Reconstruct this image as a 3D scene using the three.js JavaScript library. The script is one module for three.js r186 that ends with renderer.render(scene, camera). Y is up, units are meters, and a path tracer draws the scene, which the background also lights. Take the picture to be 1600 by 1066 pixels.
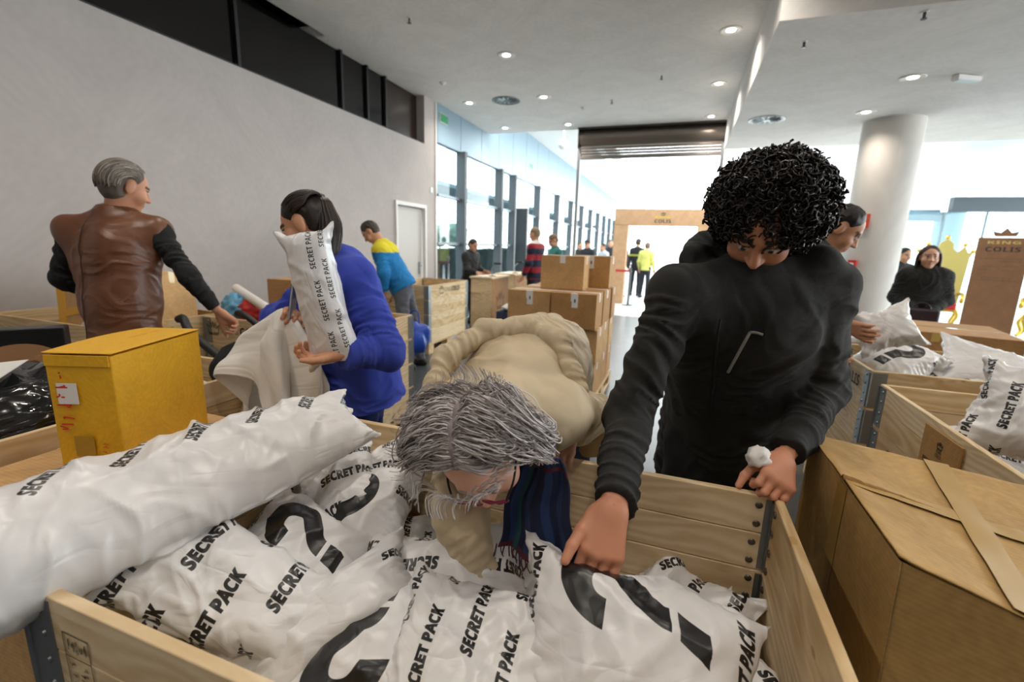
import * as THREE from 'three';
import { RoundedBoxGeometry } from 'three/addons/geometries/RoundedBoxGeometry.js';
import { mergeGeometries, mergeVertices } from 'three/addons/utils/BufferGeometryUtils.js';
import { ImprovedNoise } from 'three/addons/math/ImprovedNoise.js';
import { RectAreaLightUniformsLib } from 'three/addons/lights/RectAreaLightUniformsLib.js';
RectAreaLightUniformsLib.init();

// ---------------------------------------------------------------- camera, sky, exposure
const scene = new THREE.Scene();
const renderer = new THREE.WebGLRenderer({ antialias: true });
renderer.toneMapping = THREE.LinearToneMapping;
renderer.toneMappingExposure = 1.05;
renderer.shadowMap.enabled = true;
const camera = new THREE.PerspectiveCamera(73.02, 1600 / 1066, 0.05, 300);
camera.position.set(0, 1.48, 0);
camera.focus = 1.15; camera.userData.fStop = 2.8;   // wide lens at f/2.8: the distance is slightly soft
camera.quaternion.setFromRotationMatrix(new THREE.Matrix4().makeBasis(
  new THREE.Vector3(0.94087582, 0.03062513, -0.33736447), new THREE.Vector3(-0.09716132, 0.97845829, -0.18215116), new THREE.Vector3(0.32451866, 0.2041604, 0.92358333)));
const SKY = new THREE.Color().setRGB(6.2, 6.6, 6.75);   // bright overcast day
scene.background = SKY;

// the recessed ceiling lamps: [x, ceiling height, z]
const LAMP_WARM = new THREE.Color().setRGB(1.0, 0.90, 0.79);
const LAMP_POWER = 5.6;

// ---------------------------------------------------------------- helpers
const V = (x, y, z) => new THREE.Vector3(x, y, z);
function rng(seed) { let s = seed | 0; return () => { s = (s + 0x6d2b79f5) | 0; let t = Math.imul(s ^ (s >>> 15), 1 | s); t = (t + Math.imul(t ^ (t >>> 7), 61 | t)) ^ t; return ((t ^ (t >>> 14)) >>> 0) / 4294967296; }; }
const perlin = new ImprovedNoise();
const noise = (x, y, z) => perlin.noise(x + 17.3, y + 5.1, z + 9.7);
const fbm = (x, y, z, o = 3) => { let a = 0, s = 1, f = 1; for (let i = 0; i < o; i++) { a += s * noise(x * f, y * f, z * f); s *= 0.5; f *= 2.03; } return a; };
const clamp = (x, a = 0, b = 1) => Math.min(b, Math.max(a, x));
const smooth = (a, b, x) => { const t = clamp((x - a) / (b - a)); return t * t * (3 - 2 * t); };
const lerp = (a, b, t) => a + (b - a) * t;
const counts = new Map();
function numbered(name) { const n = counts.get(name) ?? 0; counts.set(name, n + 1); return n ? name + '_' + String(n).padStart(3, '0') : name; }
function tag(o, label, category, group, kind) { if (label) o.userData.label = label; if (category) o.userData.category = category; if (group) o.userData.group = group; if (kind) o.userData.kind = kind; return o; }
function mesh(name, geo, mat, parent) { const m = new THREE.Mesh(geo, mat); m.name = name; m.castShadow = true; m.receiveShadow = true; if (parent) parent.add(m); return m; }
function thing(name, label, category, pos = [0, 0, 0], turn = 0, group) { const g = new THREE.Group(); g.name = numbered(name); g.position.set(...pos); g.rotation.y = turn; scene.add(g); return tag(g, label, category, group); }
function single(name, geo, mat, label, category, group) { const m = mesh(numbered(name), geo, mat, scene); return tag(m, label, category, group); }
function struct(name, geo, mat, label, category) { const m = mesh(numbered(name), geo, mat, scene); return tag(m, label, category, null, 'structure'); }
function structGroup(name, label, category, pos = [0, 0, 0]) { const g = thing(name, label, category, pos); g.userData.kind = 'structure'; return g; }
function copyOf(o, label, group) { const c = o.clone(); c.name = numbered(o.name.replace(/_\d{3}$/, '')); scene.add(c); c.userData = { ...o.userData }; if (label) c.userData.label = label; if (group) c.userData.group = group; return c; }
// box with uv in metres; c = centre, s = size
function bx(c, s, r = 0) {
  const g = r > 0 ? new RoundedBoxGeometry(s[0], s[1], s[2], 2, r) : new THREE.BoxGeometry(...s);
  const p = g.attributes.position, n = g.attributes.normal, uv = g.attributes.uv;
  for (let i = 0; i < p.count; i++) {
    const ax = Math.abs(n.getX(i)), ay = Math.abs(n.getY(i)), az = Math.abs(n.getZ(i));
    const x = p.getX(i) + c[0], y = p.getY(i) + c[1], z = p.getZ(i) + c[2];
    if (ax > ay && ax > az) uv.setXY(i, z, y); else if (ay > az) uv.setXY(i, x, z); else uv.setXY(i, x, y);
  }
  g.translate(...c);
  return g;
}
const strip = (g) => { let h = g.index ? g.toNonIndexed() : g; for (const k of Object.keys(h.attributes)) if (!['position', 'normal', 'uv', 'color'].includes(k)) h.deleteAttribute(k); if (!h.attributes.uv) h.setAttribute('uv', new THREE.BufferAttribute(new Float32Array(h.attributes.position.count * 2), 2)); return h; };
const merge = (list) => mergeGeometries(list.map(strip));
function cyl(a, b, ra, rb = ra, seg = 12) {   // capped cylinder between two points
  const A = V(...a), B = V(...b), d = B.clone().sub(A), g = new THREE.CylinderGeometry(rb, ra, d.length(), seg);
  g.applyQuaternion(new THREE.Quaternion().setFromUnitVectors(V(0, 1, 0), d.clone().normalize())); g.translate(...A.add(B).multiplyScalar(0.5).toArray());
  return g;
}
function tube(pts, r, seg = 24, rad = 8, closed = false) { return new THREE.TubeGeometry(new THREE.CatmullRomCurve3(pts.map((p) => V(...p)), closed), seg, r, rad, closed); }
function ico(r, detail) { const g = new THREE.IcosahedronGeometry(r, detail); g.deleteAttribute('normal'); g.deleteAttribute('uv'); const m = mergeVertices(g, 1e-5), p = m.attributes.position, uv = new Float32Array(p.count * 2); for (let i = 0; i < p.count; i++) { uv[i * 2] = p.getX(i) + 0.6 * p.getZ(i); uv[i * 2 + 1] = p.getY(i) + 0.5 * p.getZ(i); } m.setAttribute('uv', new THREE.BufferAttribute(uv, 2)); return m; }
function lathe(profile, seg = 32) { return new THREE.LatheGeometry(profile.map(([x, y]) => new THREE.Vector2(x, y)), seg); }
function quadGrid(fn, nu, nv) {   // parametric sheet; fn(u, v) -> [x, y, z]
  const pos = [], uv = [], idx = [];
  for (let j = 0; j <= nv; j++) for (let i = 0; i <= nu; i++) { pos.push(...fn(i / nu, j / nv)); uv.push(i / nu, j / nv); }
  for (let j = 0; j < nv; j++) for (let i = 0; i < nu; i++) { const a = j * (nu + 1) + i, b = a + 1, c = a + nu + 1, d = c + 1; idx.push(a, b, d, a, d, c); }
  const g = new THREE.BufferGeometry(); g.setAttribute('position', new THREE.Float32BufferAttribute(pos, 3)); g.setAttribute('uv', new THREE.Float32BufferAttribute(uv, 2)); g.setIndex(idx); g.computeVertexNormals();
  return g;
}
function thicken(g, t) {   // gives a sheet a back side and a rim
  const p = g.attributes.position, n = g.attributes.normal, N = p.count, pos = [...p.array], uv = [...g.attributes.uv.array], idx = [...g.index.array], base = [...g.index.array];
  for (let i = 0; i < N; i++) pos.push(p.getX(i) - n.getX(i) * t, p.getY(i) - n.getY(i) * t, p.getZ(i) - n.getZ(i) * t);
  uv.push(...g.attributes.uv.array);
  for (let i = 0; i < base.length; i += 3) idx.push(base[i] + N, base[i + 2] + N, base[i + 1] + N);
  const edges = new Map();
  for (let i = 0; i < base.length; i += 3) for (let k = 0; k < 3; k++) { const a = base[i + k], b = base[i + (k + 1) % 3], key = Math.min(a, b) + '_' + Math.max(a, b); if (edges.has(key)) edges.set(key, null); else edges.set(key, [a, b]); }
  for (const e of edges.values()) if (e) { const [a, b] = e; idx.push(b, a, a + N, b, a + N, b + N); }
  const h = new THREE.BufferGeometry(); h.setAttribute('position', new THREE.Float32BufferAttribute(pos, 3)); h.setAttribute('uv', new THREE.Float32BufferAttribute(uv, 2)); h.setIndex(idx); h.computeVertexNormals();
  return h;
}
// ---------------------------------------------------------------- textures
function canvasTex(w, h, draw, repeat) { const c = document.createElement('canvas'); c.width = w; c.height = h; draw(c.getContext('2d'), w, h); const t = new THREE.CanvasTexture(c); t.colorSpace = THREE.SRGBColorSpace; t.wrapS = t.wrapT = repeat ? THREE.RepeatWrapping : THREE.ClampToEdgeWrapping; if (repeat) t.repeat.set(...repeat); t.magFilter = THREE.LinearFilter; return t; }
function dataTex(w, h, fn, repeat, srgb = true) {
  const d = new Uint8Array(w * h * 4);
  for (let y = 0; y < h; y++) for (let x = 0; x < w; x++) { const c = fn(x / w, y / h, x, y), i = (y * w + x) * 4; d[i] = clamp(c[0]) * 255; d[i + 1] = clamp(c[1]) * 255; d[i + 2] = clamp(c[2]) * 255; d[i + 3] = 255; }
  const t = new THREE.DataTexture(d, w, h); if (srgb) t.colorSpace = THREE.SRGBColorSpace; t.wrapS = t.wrapT = THREE.RepeatWrapping; if (repeat) t.repeat.set(...repeat); t.magFilter = THREE.LinearFilter; t.minFilter = THREE.LinearMipmapLinearFilter; t.generateMipmaps = true; t.needsUpdate = true; return t;
}
// noise that tiles on the unit square
const tileNoise = (u, v, f, s = 0) => { const a = u * Math.PI * 2, b = v * Math.PI * 2, r = f / (Math.PI * 2); return perlin.noise(Math.cos(a) * r + s + 3, Math.sin(a) * r + Math.cos(b) * r + 7, Math.sin(b) * r + s * 2 + 1); };
const grey = (x) => [x, x, x];
const std = (color, roughness = 0.6, extra = {}) => new THREE.MeshStandardMaterial({ color, roughness, ...extra });
const phys = (color, roughness = 0.6, extra = {}) => new THREE.MeshPhysicalMaterial({ color, roughness, ...extra });

// pine boards: long grain, knots
function woodTex(seed, base, dark) {
  const r = rng(seed), knots = Array.from({ length: 5 }, () => [r(), r(), 0.012 + r() * 0.02]);
  return dataTex(1024, 256, (u, v) => {
    let warp = 0, kn = 0;
    for (const [ku, kv, kr] of knots) { const du = (((u - ku + 1.5) % 1) - 0.5) * 4, dv = ((v - kv + 1.5) % 1) - 0.5, d = Math.hypot(du * 0.8, dv * 1.6); warp += 0.12 * Math.exp(-d * d / (kr * 3)) * Math.sign(dv); kn = Math.max(kn, 1 - smooth(kr * 0.9, kr * 1.7, d)); }
    const g = Math.sin((v * 9 + warp * 7 + tileNoise(u, v, 2.2, seed) * 3.2 + tileNoise(u, v, 9, seed + 4) * 0.35) * 6.2832);
    const fine = tileNoise(u * 1, v, 60, seed + 9) * 0.5 + tileNoise(u, v, 25, seed + 2) * 0.4;
    const t = clamp(0.34 + 0.26 * g + 0.22 * fine + tileNoise(u, v, 3, seed + 7) * 0.45 + kn * 0.95);
    return [lerp(base[0], dark[0], t), lerp(base[1], dark[1], t), lerp(base[2], dark[2], t)];
  }, [0.8, 3.2]);
}
const woodMaps = [woodTex(3, [0.89, 0.80, 0.64], [0.75, 0.61, 0.41]), woodTex(11, [0.86, 0.76, 0.59], [0.70, 0.56, 0.37]), woodTex(23, [0.91, 0.83, 0.69], [0.79, 0.67, 0.49])];
const woodMats = woodMaps.map((m) => std(0xffffff, 0.62, { map: m, bumpMap: m, bumpScale: 0.0006 }));
const cardNoise = dataTex(256, 256, (u, v) => { const f = 0.93 + 0.06 * tileNoise(u, v, 30, 1) + 0.05 * tileNoise(u, v, 5, 3) + 0.02 * Math.sin(v * 6.2832 * 42); return grey(f); }, [2.2, 2.2]);
const cardMat = (hex) => std(hex, 0.78, { map: cardNoise, bumpMap: cardNoise, bumpScale: 0.0002 });
const cardBrown = cardMat(0xc79a63), cardTan = cardMat(0xd2a871), cardDark = cardMat(0xa97c4a), cardBig = cardMat(0xbf9a5e);
const steel = std(0x8d9396, 0.42, { metalness: 0.85 });
const darkSteel = std(0x55595c, 0.4, { metalness: 0.8 });
const boltMat = std(0x6f6a62, 0.4, { metalness: 0.9 });
const black = std(0x101012, 0.55);
const fabricBump = dataTex(256, 256, (u, v, x, y) => grey(0.5 + 0.22 * Math.sin(x * 1.57) * Math.sin(y * 1.57) + 0.3 * tileNoise(u, v, 40, 2)), [14, 14], false);
const cloth = (hex, rough = 0.9, bump = 0.0006, extra = {}) => phys(hex, rough, { bumpMap: fabricBump, bumpScale: bump, sheen: 0.25, sheenRoughness: 0.6, sheenColor: new THREE.Color(hex).lerp(new THREE.Color(0xffffff), 0.35), ...extra });
// ---------------------------------------------------------------- the room
const plaster = dataTex(256, 256, (u, v) => grey(0.955 + 0.03 * tileNoise(u, v, 6, 1) + 0.025 * tileNoise(u, v, 40, 2)), [0.5, 0.5]);
const wallMat = std(0xc3bbb7, 0.8, { map: plaster, bumpMap: plaster, bumpScale: 0.0008 });
const ceilMat = std(0xf1efec, 0.85, { map: plaster });
const whitePaint = std(0xe9e7e4, 0.5);
const floorTex = dataTex(512, 512, (u, v) => { const f = 0.42 + 0.05 * tileNoise(u, v, 4, 1) + 0.04 * tileNoise(u, v, 22, 5) + 0.03 * tileNoise(u, v, 90, 8); return [f * 0.95, f, f * 1.03]; }, [0.35, 0.35]);
const floorMat = std(0xb9bcbe, 0.32, { map: floorTex, bumpMap: floorTex, bumpScale: 0.0006 });
struct('floor', bx([2.2, -0.06, -1.7], [13.8, 0.12, 17.6]), floorMat, 'dark grey polished floor of the shop', 'floor');
const paleFloor = std(0xd6d4cf, 0.3, { map: plaster });
{ const W = structGroup('floor_mall', 'pale polished mall floor beyond the shutter and the column', 'floor'); mesh('floor_slab', bx([5.7, -0.06, -34.25], [20.8, 0.12, 47.5]), paleFloor, W); mesh('floor_slab', bx([12.6, -0.06, -1.7], [7, 0.12, 17.6]), paleFloor, W); }
{
  const W = structGroup('wall_left', 'long plain off-white plaster wall below a dark window band', 'wall');
  mesh('wall_panel', bx([-4.53, 1.5825, 0.2], [0.26, 3.165, 13.64]), wallMat, W);
  mesh('wall_panel', bx([-4.53, 2.6175, -7.095], [0.26, 1.095, 0.95]), wallMat, W);
  mesh('wall_panel', bx([-4.53, 1.975, -7.78], [0.26, 3.95, 0.42]), wallMat, W);
  mesh('wall_edge', bx([-4.395, 1.975, -7.962], [0.03, 3.95, 0.05]), whitePaint, W);
  mesh('light_switch', bx([-4.393, 2.42, -7.8], [0.012, 0.09, 0.09], 0.004), whitePaint, W);
  mesh('wall_cap', bx([-4.53, 3.98, 0.2], [0.26, 0.06, 13.64]), ceilMat, W);
}
{ // dark clerestory band
  const darkGlass = std(0x08080a, 0.12), brownGlass = std(0x2c1f19, 0.25);
  const W = structGroup('window_1', 'dark clerestory window band along the top of the plaster wall', 'window');
  mesh('recess_back', bx([-4.62, 3.557, -0.35], [0.04, 0.785, 14.5]), std(0x0b0b0c, 0.7), W);
  const cuts = [7, 4, 1.2, -1.4, -4.0, -5.6, -6.15, -6.6, -7.57];
  for (let i = 0; i + 1 < cuts.length; i++) {
    const a = cuts[i], b = cuts[i + 1];
    mesh('pane', bx([-4.55, 3.557, (a + b) / 2], [0.015, 0.76, a - b - 0.03]), i === 7 ? brownGlass : darkGlass, W);
    if (i) mesh('mullion', bx([-4.53, 3.557, a], [0.06, 0.785, 0.035]), std(0x1b1b1d, 0.5), W);
  }
  mesh('sill', bx([-4.47, 3.172, -0.35], [0.14, 0.014, 14.45]), std(0x232325, 0.6), W);
}
{ // service door
  const W = structGroup('door_1', 'light grey service door with white frame in the plaster wall', 'door');
  mesh('door_leaf', bx([-4.47, 1.03, -7.09], [0.05, 2.04, 0.86], 0.004), std(0xcfccc7, 0.55), W);
  mesh('door_frame', merge([bx([-4.395, 1.035, -6.63], [0.06, 2.07, 0.05]), bx([-4.395, 1.035, -7.55], [0.06, 2.07, 0.05]), bx([-4.395, 2.1, -7.09], [0.06, 0.06, 0.97])]), whitePaint, W);
  const h = mesh('handle_plate', bx([-4.435, 1.02, -7.42], [0.012, 0.22, 0.045], 0.004), steel, W);
  mesh('lever', merge([cyl([-4.43, 1.06, -7.42], [-4.37, 1.06, -7.42], 0.009), cyl([-4.37, 1.06, -7.425], [-4.37, 1.06, -7.3], 0.009)]), steel, h);
}
// back and right walls, behind the photographer
struct('wall_back', bx([2.2, 2, 7.1], [13.7, 4.2, 0.2]), wallMat, 'plain plaster wall behind the photographer', 'wall');
struct('wall_right', bx([9.1, 2, 3.1], [0.2, 4.2, 8.2]), wallMat, 'plain plaster wall on the far right side', 'wall');
// ceilings: a high part on the left and near the camera, a lower one on the right
{
  const W = structGroup('ceiling', 'white plasterboard ceiling with recessed lamps', 'ceiling');
  mesh('high_ceiling', bx([-2.0, 4.03, -1.7], [5.2, 0.16, 17.5]), ceilMat, W);
  mesh('near_ceiling', bx([4.9, 4.03, 1.15], [8.6, 0.16, 11.9]), std(0xead8cb, 0.85, { map: plaster }), W);
  mesh('low_ceiling', bx([4.9, 3.755, -7.55], [8.6, 0.71, 5.4]), ceilMat, W);
}
{ // round column
  const W = structGroup('column', 'thick round white column rising to the lower ceiling', 'column', [2.73, 0, -8.6]);
  mesh('shaft', new THREE.CylinderGeometry(0.37, 0.37, 3.4, 48).translate(0, 1.7, 0), std(0xd9d4cd, 0.7, { map: plaster }), W);
  mesh('base_ring', lathe([[0.37, 0], [0.385, 0], [0.385, 0.09], [0.37, 0.1]], 48), std(0x8b8d8f, 0.5), W);
}
// ---------------------------------------------------------------- glazed facade on the left
{
  const blue = std(0x87a1b1, 0.4, { metalness: 0.1 }), fin = std(0x4a4d50, 0.5), rail = std(0x8f9da5, 0.4, { metalness: 0.3 });
  const pane = phys(0xe6f2f6, 0.03, { transmission: 1, thickness: 0, ior: 1.45 });
  const W = structGroup('window_2', 'tall glazed facade with dark fins and pale blue cladding above', 'window');
  const zs = [-7.98, -8.95, -11.05, -12.05, -14.3, -16.75, -19, -21.2, -23.4, -25.6, -27.8, -30, -32.2, -34.4, -36.6, -38.8, -41];
  for (let i = 0; i + 1 < zs.length; i++) {
    const a = zs[i], b = zs[i + 1], L = a - b, m = (a + b) / 2;
    for (const [y0, y1] of [[0.1, 1.44], [1.49, 2.33], [2.38, 3.27]]) mesh('pane', bx([-4.42, (y0 + y1) / 2, m], [0.012, y1 - y0, L]), pane, W);
    for (const y of [0.05, 1.465, 2.355]) mesh('rail', bx([-4.39, y, m], [0.09, y < 0.1 ? 0.1 : 0.05, L]), rail, W);
    mesh('fin', bx([-4.34, 1.64, b], [0.2, 3.28, 0.11]), fin, W);
    const n = Math.max(1, Math.round(L / 1.1));
    for (let k = 0; k < n; k++) mesh('cladding_panel', bx([-4.4, 3.28 + 0.66, a - (k + 0.5) * L / n], [0.06, 1.32, L / n - 0.014], 0.004), blue, W);
  }
  mesh('cladding_back', bx([-4.47, 3.94, -24.5], [0.06, 1.32, 33]), fin, W);
}
{ // white soffit with a light slot running along the facade beyond the shutter
  const W = structGroup('trim_1', 'white soffit with a linear lamp above the glazed facade', 'soffit');
  mesh('soffit', bx([-3.4, 4.66, -26], [2.2, 0.12, 31]), whitePaint, W);
  mesh('light_slot', bx([-2.75, 4.592, -26], [0.22, 0.02, 30]), std(0xffffff, 0.5, { emissive: new THREE.Color(0.9, 0.97, 1), emissiveIntensity: 1.6 }), W);
  const L = new THREE.RectAreaLight(new THREE.Color(0.9, 0.97, 1), 1.6, 0.22, 30); L.position.set(-2.75, 4.575, -26); L.rotation.x = -Math.PI / 2; scene.add(L); L.name = 'slot_light';
}
{ // mall side on the right: glossy ceiling, gallery edge with a bright slot, shop front
  const W = structGroup('trim_2', 'glossy white mall ceiling beyond the column with a bright lamp slot', 'soffit');
  mesh('mall_ceiling', bx([9.8, 5.06, -24.5], [12, 0.12, 28]), std(0xd7e4ea, 0.2), W);
  mesh('gallery_edge', bx([10.4, 3.95, -20], [4.6, 0.5, 16.5]).rotateY(0).translate(0, 0, 0), std(0xdfe8ec, 0.3), W);
  mesh('lamp_slot', bx([8.08, 3.78, -20], [0.03, 0.13, 16.4]), std(0xffffff, 0.5, { emissive: new THREE.Color(0.93, 0.98, 1), emissiveIntensity: 2.2 }), W);
  const L = new THREE.RectAreaLight(new THREE.Color(0.93, 0.98, 1), 2.2, 16.4, 0.13); L.position.set(8.05, 3.78, -20); L.rotation.y = Math.PI / 2; scene.add(L); L.name = 'gallery_light';
  const S = structGroup('wall_mall', 'distant glazed shop front with a dark fascia', 'shop front');
  mesh('fascia', bx([11, 3.36, -21.3], [4.2, 0.5, 0.3]), std(0x3d484e, 0.5), S);
  mesh('fascia', bx([8.1, 3.05, -22.3], [1.8, 0.42, 0.3]), std(0x74878f, 0.5), S);
  mesh('shop_pillar', new THREE.CylinderGeometry(0.45, 0.45, 3.2, 24).translate(9.5, 1.6, -22.6), std(0x9aa8ad, 0.5), S);
  const pane = phys(0xdff1f6, 0.04, { transmission: 1, thickness: 0 });
  for (const x of [8.2, 9.4, 10.6, 11.8, 13]) { mesh('pane', bx([x, 1.55, -21.35], [1.16, 3.1, 0.014]), pane, S); mesh('mullion', bx([x + 0.6, 1.55, -21.35], [0.05, 3.1, 0.08]), std(0x6d7a80, 0.4), S); }
}
{ // forecourt outside and a row of trees beyond it
  struct('ground', bx([-34.7, -0.12, -25], [60, 0.1, 90]), std(0x34383a, 0.85), 'dark asphalt forecourt outside the glass', 'ground');
  const r = rng(5), leaf = std(0x55685c, 0.9), bark = std(0x4a4038, 0.9);
  for (let i = 0; i < 9; i++) {
    const t = thing('street_tree', 'round grey-green street tree outside the glazed facade', 'tree', [-15 - r() * 9, -0.07, -9 - i * 4.2], 0, 'street trees outside the facade');
    mesh('trunk', cyl([0, 0, 0], [0, 1.5, 0], 0.13, 0.09, 8), bark, t);
    const g = ico(1, 3), p = g.attributes.position, s = r() * 50;
    for (let k = 0; k < p.count; k++) { const v = V(p.getX(k), p.getY(k), p.getZ(k)), f = 1 + 0.5 * fbm(v.x * 2 + s, v.y * 2, v.z * 2, 3); p.setXYZ(k, v.x * f * 1.1, 2.3 + v.y * f * 0.95, v.z * f * 1.1); }
    g.computeVertexNormals(); mesh('crown', g, leaf, t);
  }
  { const g = bx([-7.4, 0.62, -19], [0.9, 1.35, 22]); const h = new THREE.BoxGeometry(0.9, 1.35, 22, 6, 10, 120), p = h.attributes.position; for (let i = 0; i < p.count; i++) { const x = p.getX(i), y = p.getY(i), z = p.getZ(i); p.setXYZ(i, x + 0.12 * noise(x * 5, y * 5, z * 5), y + 0.1 * noise(z * 4, y * 5, x * 4), z); } h.translate(-7.4, 0.6, -19); h.computeVertexNormals(); single('clipped_hedge', h, std(0x20261f, 0.95), 'long dark clipped hedge outside the glazed facade', 'hedge'); }
  struct('canopy', bx([-6.6, 2.95, -22], [1.6, 0.1, 27]), std(0x8b979d, 0.5), 'flat grey canopy outside the glazed facade', 'canopy');
}
{ // rolled-up shutter at the ceiling edge
  const slat = std(0x8a8078, 0.34, { metalness: 0.75 }), T = thing('roller_shutter', 'bronze metal roller shutter rolled up below the ceiling edge', 'shutter', [-0.83, 0, -10.52]);
  const prof = []; for (let k = 0; k <= 28; k++) { const a = -0.6 + k / 28 * 3.9; prof.push([0.2 * Math.cos(a), 0.2 * Math.sin(a)]); }
  const roll = new THREE.CylinderGeometry(0.19, 0.19, 2.86, 40, 1).rotateZ(Math.PI / 2).translate(0, 3.755, 0); mesh('drum', roll, slat, T);
  for (let k = 0; k < 4; k++) mesh('slat', bx([0, 3.55 - k * 0.055, 0.1], [2.8, 0.05, 0.02], 0.008), slat, T);
  mesh('bottom_bar', bx([0, 3.355, 0.1], [2.8, 0.06, 0.035], 0.006), std(0x9b9794, 0.4, { metalness: 0.7 }), T);
  mesh('housing_top', bx([0, 3.97, 0.0], [2.92, 0.1, 0.46], 0.004), std(0x4b443f, 0.5), T);
  for (const s of [-1, 1]) { mesh('end_plate', bx([s * 1.44, 3.76, 0], [0.02, 0.42, 0.42]), std(0x252527, 0.5), T); mesh('guide_rail', bx([s * 1.425, 1.78, 0.1], [0.07, 3.56, 0.06], 0.006), std(0xa7a9aa, 0.4, { metalness: 0.6 }), T); }
}
// ---------------------------------------------------------------- lamps and fittings in the ceilings
{
  const trim = std(0xf3f1ee, 0.45), inner = std(0xd8d6d2, 0.25, { metalness: 0.5 }), glow = std(0xffffff, 0.4, { emissive: LAMP_WARM, emissiveIntensity: 12 });
  const ringG = lathe([[0.075, -0.004], [0.105, -0.012], [0.118, -0.008], [0.12, 0], [0.1, 0.002]], 28), coneG = lathe([[0.078, -0.005], [0.07, 0.004], [0.055, 0.012]], 28), discG = new THREE.CylinderGeometry(0.05, 0.05, 0.006, 20).translate(0, -0.003, 0);
  const spots = [];
  for (const z of [-6.33, -8.15, -10.0, -4.5, -2.65, -0.8, 1.05, 2.9, 4.75]) for (const x of [-2.43, 0.3]) spots.push([x, 3.95, z]);
  spots.push([-3.82, 3.95, -8.16], [-3.82, 3.95, -9.99], [2.2, 3.4, -6.63], [2.2, 3.4, -8.0]);
  for (const x of [3, 5.6]) for (const z of [-3.4, -0.8, 1.9]) spots.push([x, 3.95, z]);
  spots.forEach(([x, y, z], i) => {
    const t = thing('recessed_downlight', y < 3.5 ? 'round recessed lamp in the lower ceiling by the column' : x < -3 ? 'round recessed lamp beside the glazed facade' : x > 2 ? 'round recessed lamp in the ceiling to the right' : x < 0 ? 'round recessed lamp in the left row of the high ceiling' : 'round recessed lamp along the ceiling step', 'lamp', [x, y, z], 0, y < 3.5 ? 'lamps in the lower ceiling' : x < -3 ? 'lamps beside the facade' : x > 2 ? 'lamps in the near right ceiling' : x < 0 ? 'left row of ceiling lamps' : 'row of ceiling lamps by the step');
    mesh('trim_ring', ringG, trim, t); mesh('reflector', coneG, inner, t); mesh('bulb', discG, glow, t);
    const L = new THREE.SpotLight(LAMP_WARM, LAMP_POWER, 0, 1.25, 0.7, 2); L.position.set(x, y - 0.02, z); L.target.position.set(x, 0, z); L.castShadow = true; L.shadow.radius = 3; L.name = 'lamp_light'; scene.add(L, L.target);
  });
  // round air diffusers
  const vent = (x, y, z, label) => {
    const t = thing('air_diffuser', label, 'vent', [x, y, z]);
    mesh('frame_ring', lathe([[0.2, 0], [0.235, -0.012], [0.25, -0.006], [0.25, 0.002]], 36), steel, t);
    mesh('back_plate', new THREE.CylinderGeometry(0.205, 0.205, 0.004, 36).translate(0, 0.0, 0), std(0x6b7074, 0.5, { metalness: 0.4 }), t);
    for (let k = 0; k < 12; k++) { const a = k / 12 * Math.PI * 2; mesh('swirl_blade', bx([0.12, -0.008, 0], [0.13, 0.006, 0.022]).rotateX(0.5).rotateY(a), std(0xc5d3da, 0.3, { metalness: 0.3 }), t); }
    mesh('hub', new THREE.CylinderGeometry(0.045, 0.05, 0.014, 20).translate(0, -0.008, 0), steel, t);
  };
  vent(-3.12, 3.95, -8.18, 'round swirl air diffuser in the high ceiling near the facade'); vent(1.01, 3.4, -8.13, 'round swirl air diffuser in the lower ceiling');
  const sprinkler = (x, y, z) => { const t = thing('sprinkler', 'small dark sprinkler head hanging from the ceiling', 'sprinkler', [x, y, z], 0, 'sprinklers'); mesh('stem', cyl([0, 0, 0], [0, -0.05, 0], 0.012, 0.01, 10), darkSteel, t); mesh('deflector', cyl([0, -0.05, 0], [0, -0.056, 0], 0.022, 0.022, 12), darkSteel, t); mesh('cover_plate', cyl([0, 0, 0], [0, -0.006, 0], 0.03, 0.03, 14), trim, t); };
  sprinkler(-3.13, 3.95, -5.07); sprinkler(0.89, 3.4, -5.34); sprinkler(1.65, 3.4, -4.98); sprinkler(-1.35, 3.95, -8.6); sprinkler(-0.5, 3.95, -7.6);
  const smoke = (x, y, z) => { const t = thing('smoke_detector', 'small round white smoke detector on the ceiling', 'detector', [x, y, z], 0, 'smoke detectors'); mesh('base', cyl([0, 0, 0], [0, -0.02, 0], 0.055, 0.05, 20), trim, t); mesh('dome', new THREE.SphereGeometry(0.032, 16, 8).scale(1, 0.6, 1).translate(0, -0.022, 0), trim, t); };
  smoke(-3.78, 3.95, -7.08); smoke(-1.9, 3.95, -8.9);
  const em = thing('emergency_light', 'small slanted emergency lamp on the lower ceiling', 'lamp', [2.7, 3.39, -6.7], 0.5); mesh('housing', bx([0, -0.02, 0], [0.3, 0.05, 0.08], 0.01), trim, em); mesh('lens', bx([0, -0.048, 0], [0.26, 0.012, 0.06], 0.004), std(0xcfe3e6, 0.3), em);
  // camera dome and mall lamp past the shutter line
  const dm = thing('ceiling_camera', 'white dome camera hanging beyond the ceiling edge', 'camera', [-2.89, 4.6, -11.5]); mesh('arm', cyl([0, 0, 0], [0, -0.62, 0], 0.02, 0.02, 10), trim, dm); mesh('dome', lathe([[0, -0.84], [0.07, -0.82], [0.12, -0.76], [0.13, -0.7], [0.1, -0.63], [0, -0.6]], 24), trim, dm);
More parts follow.
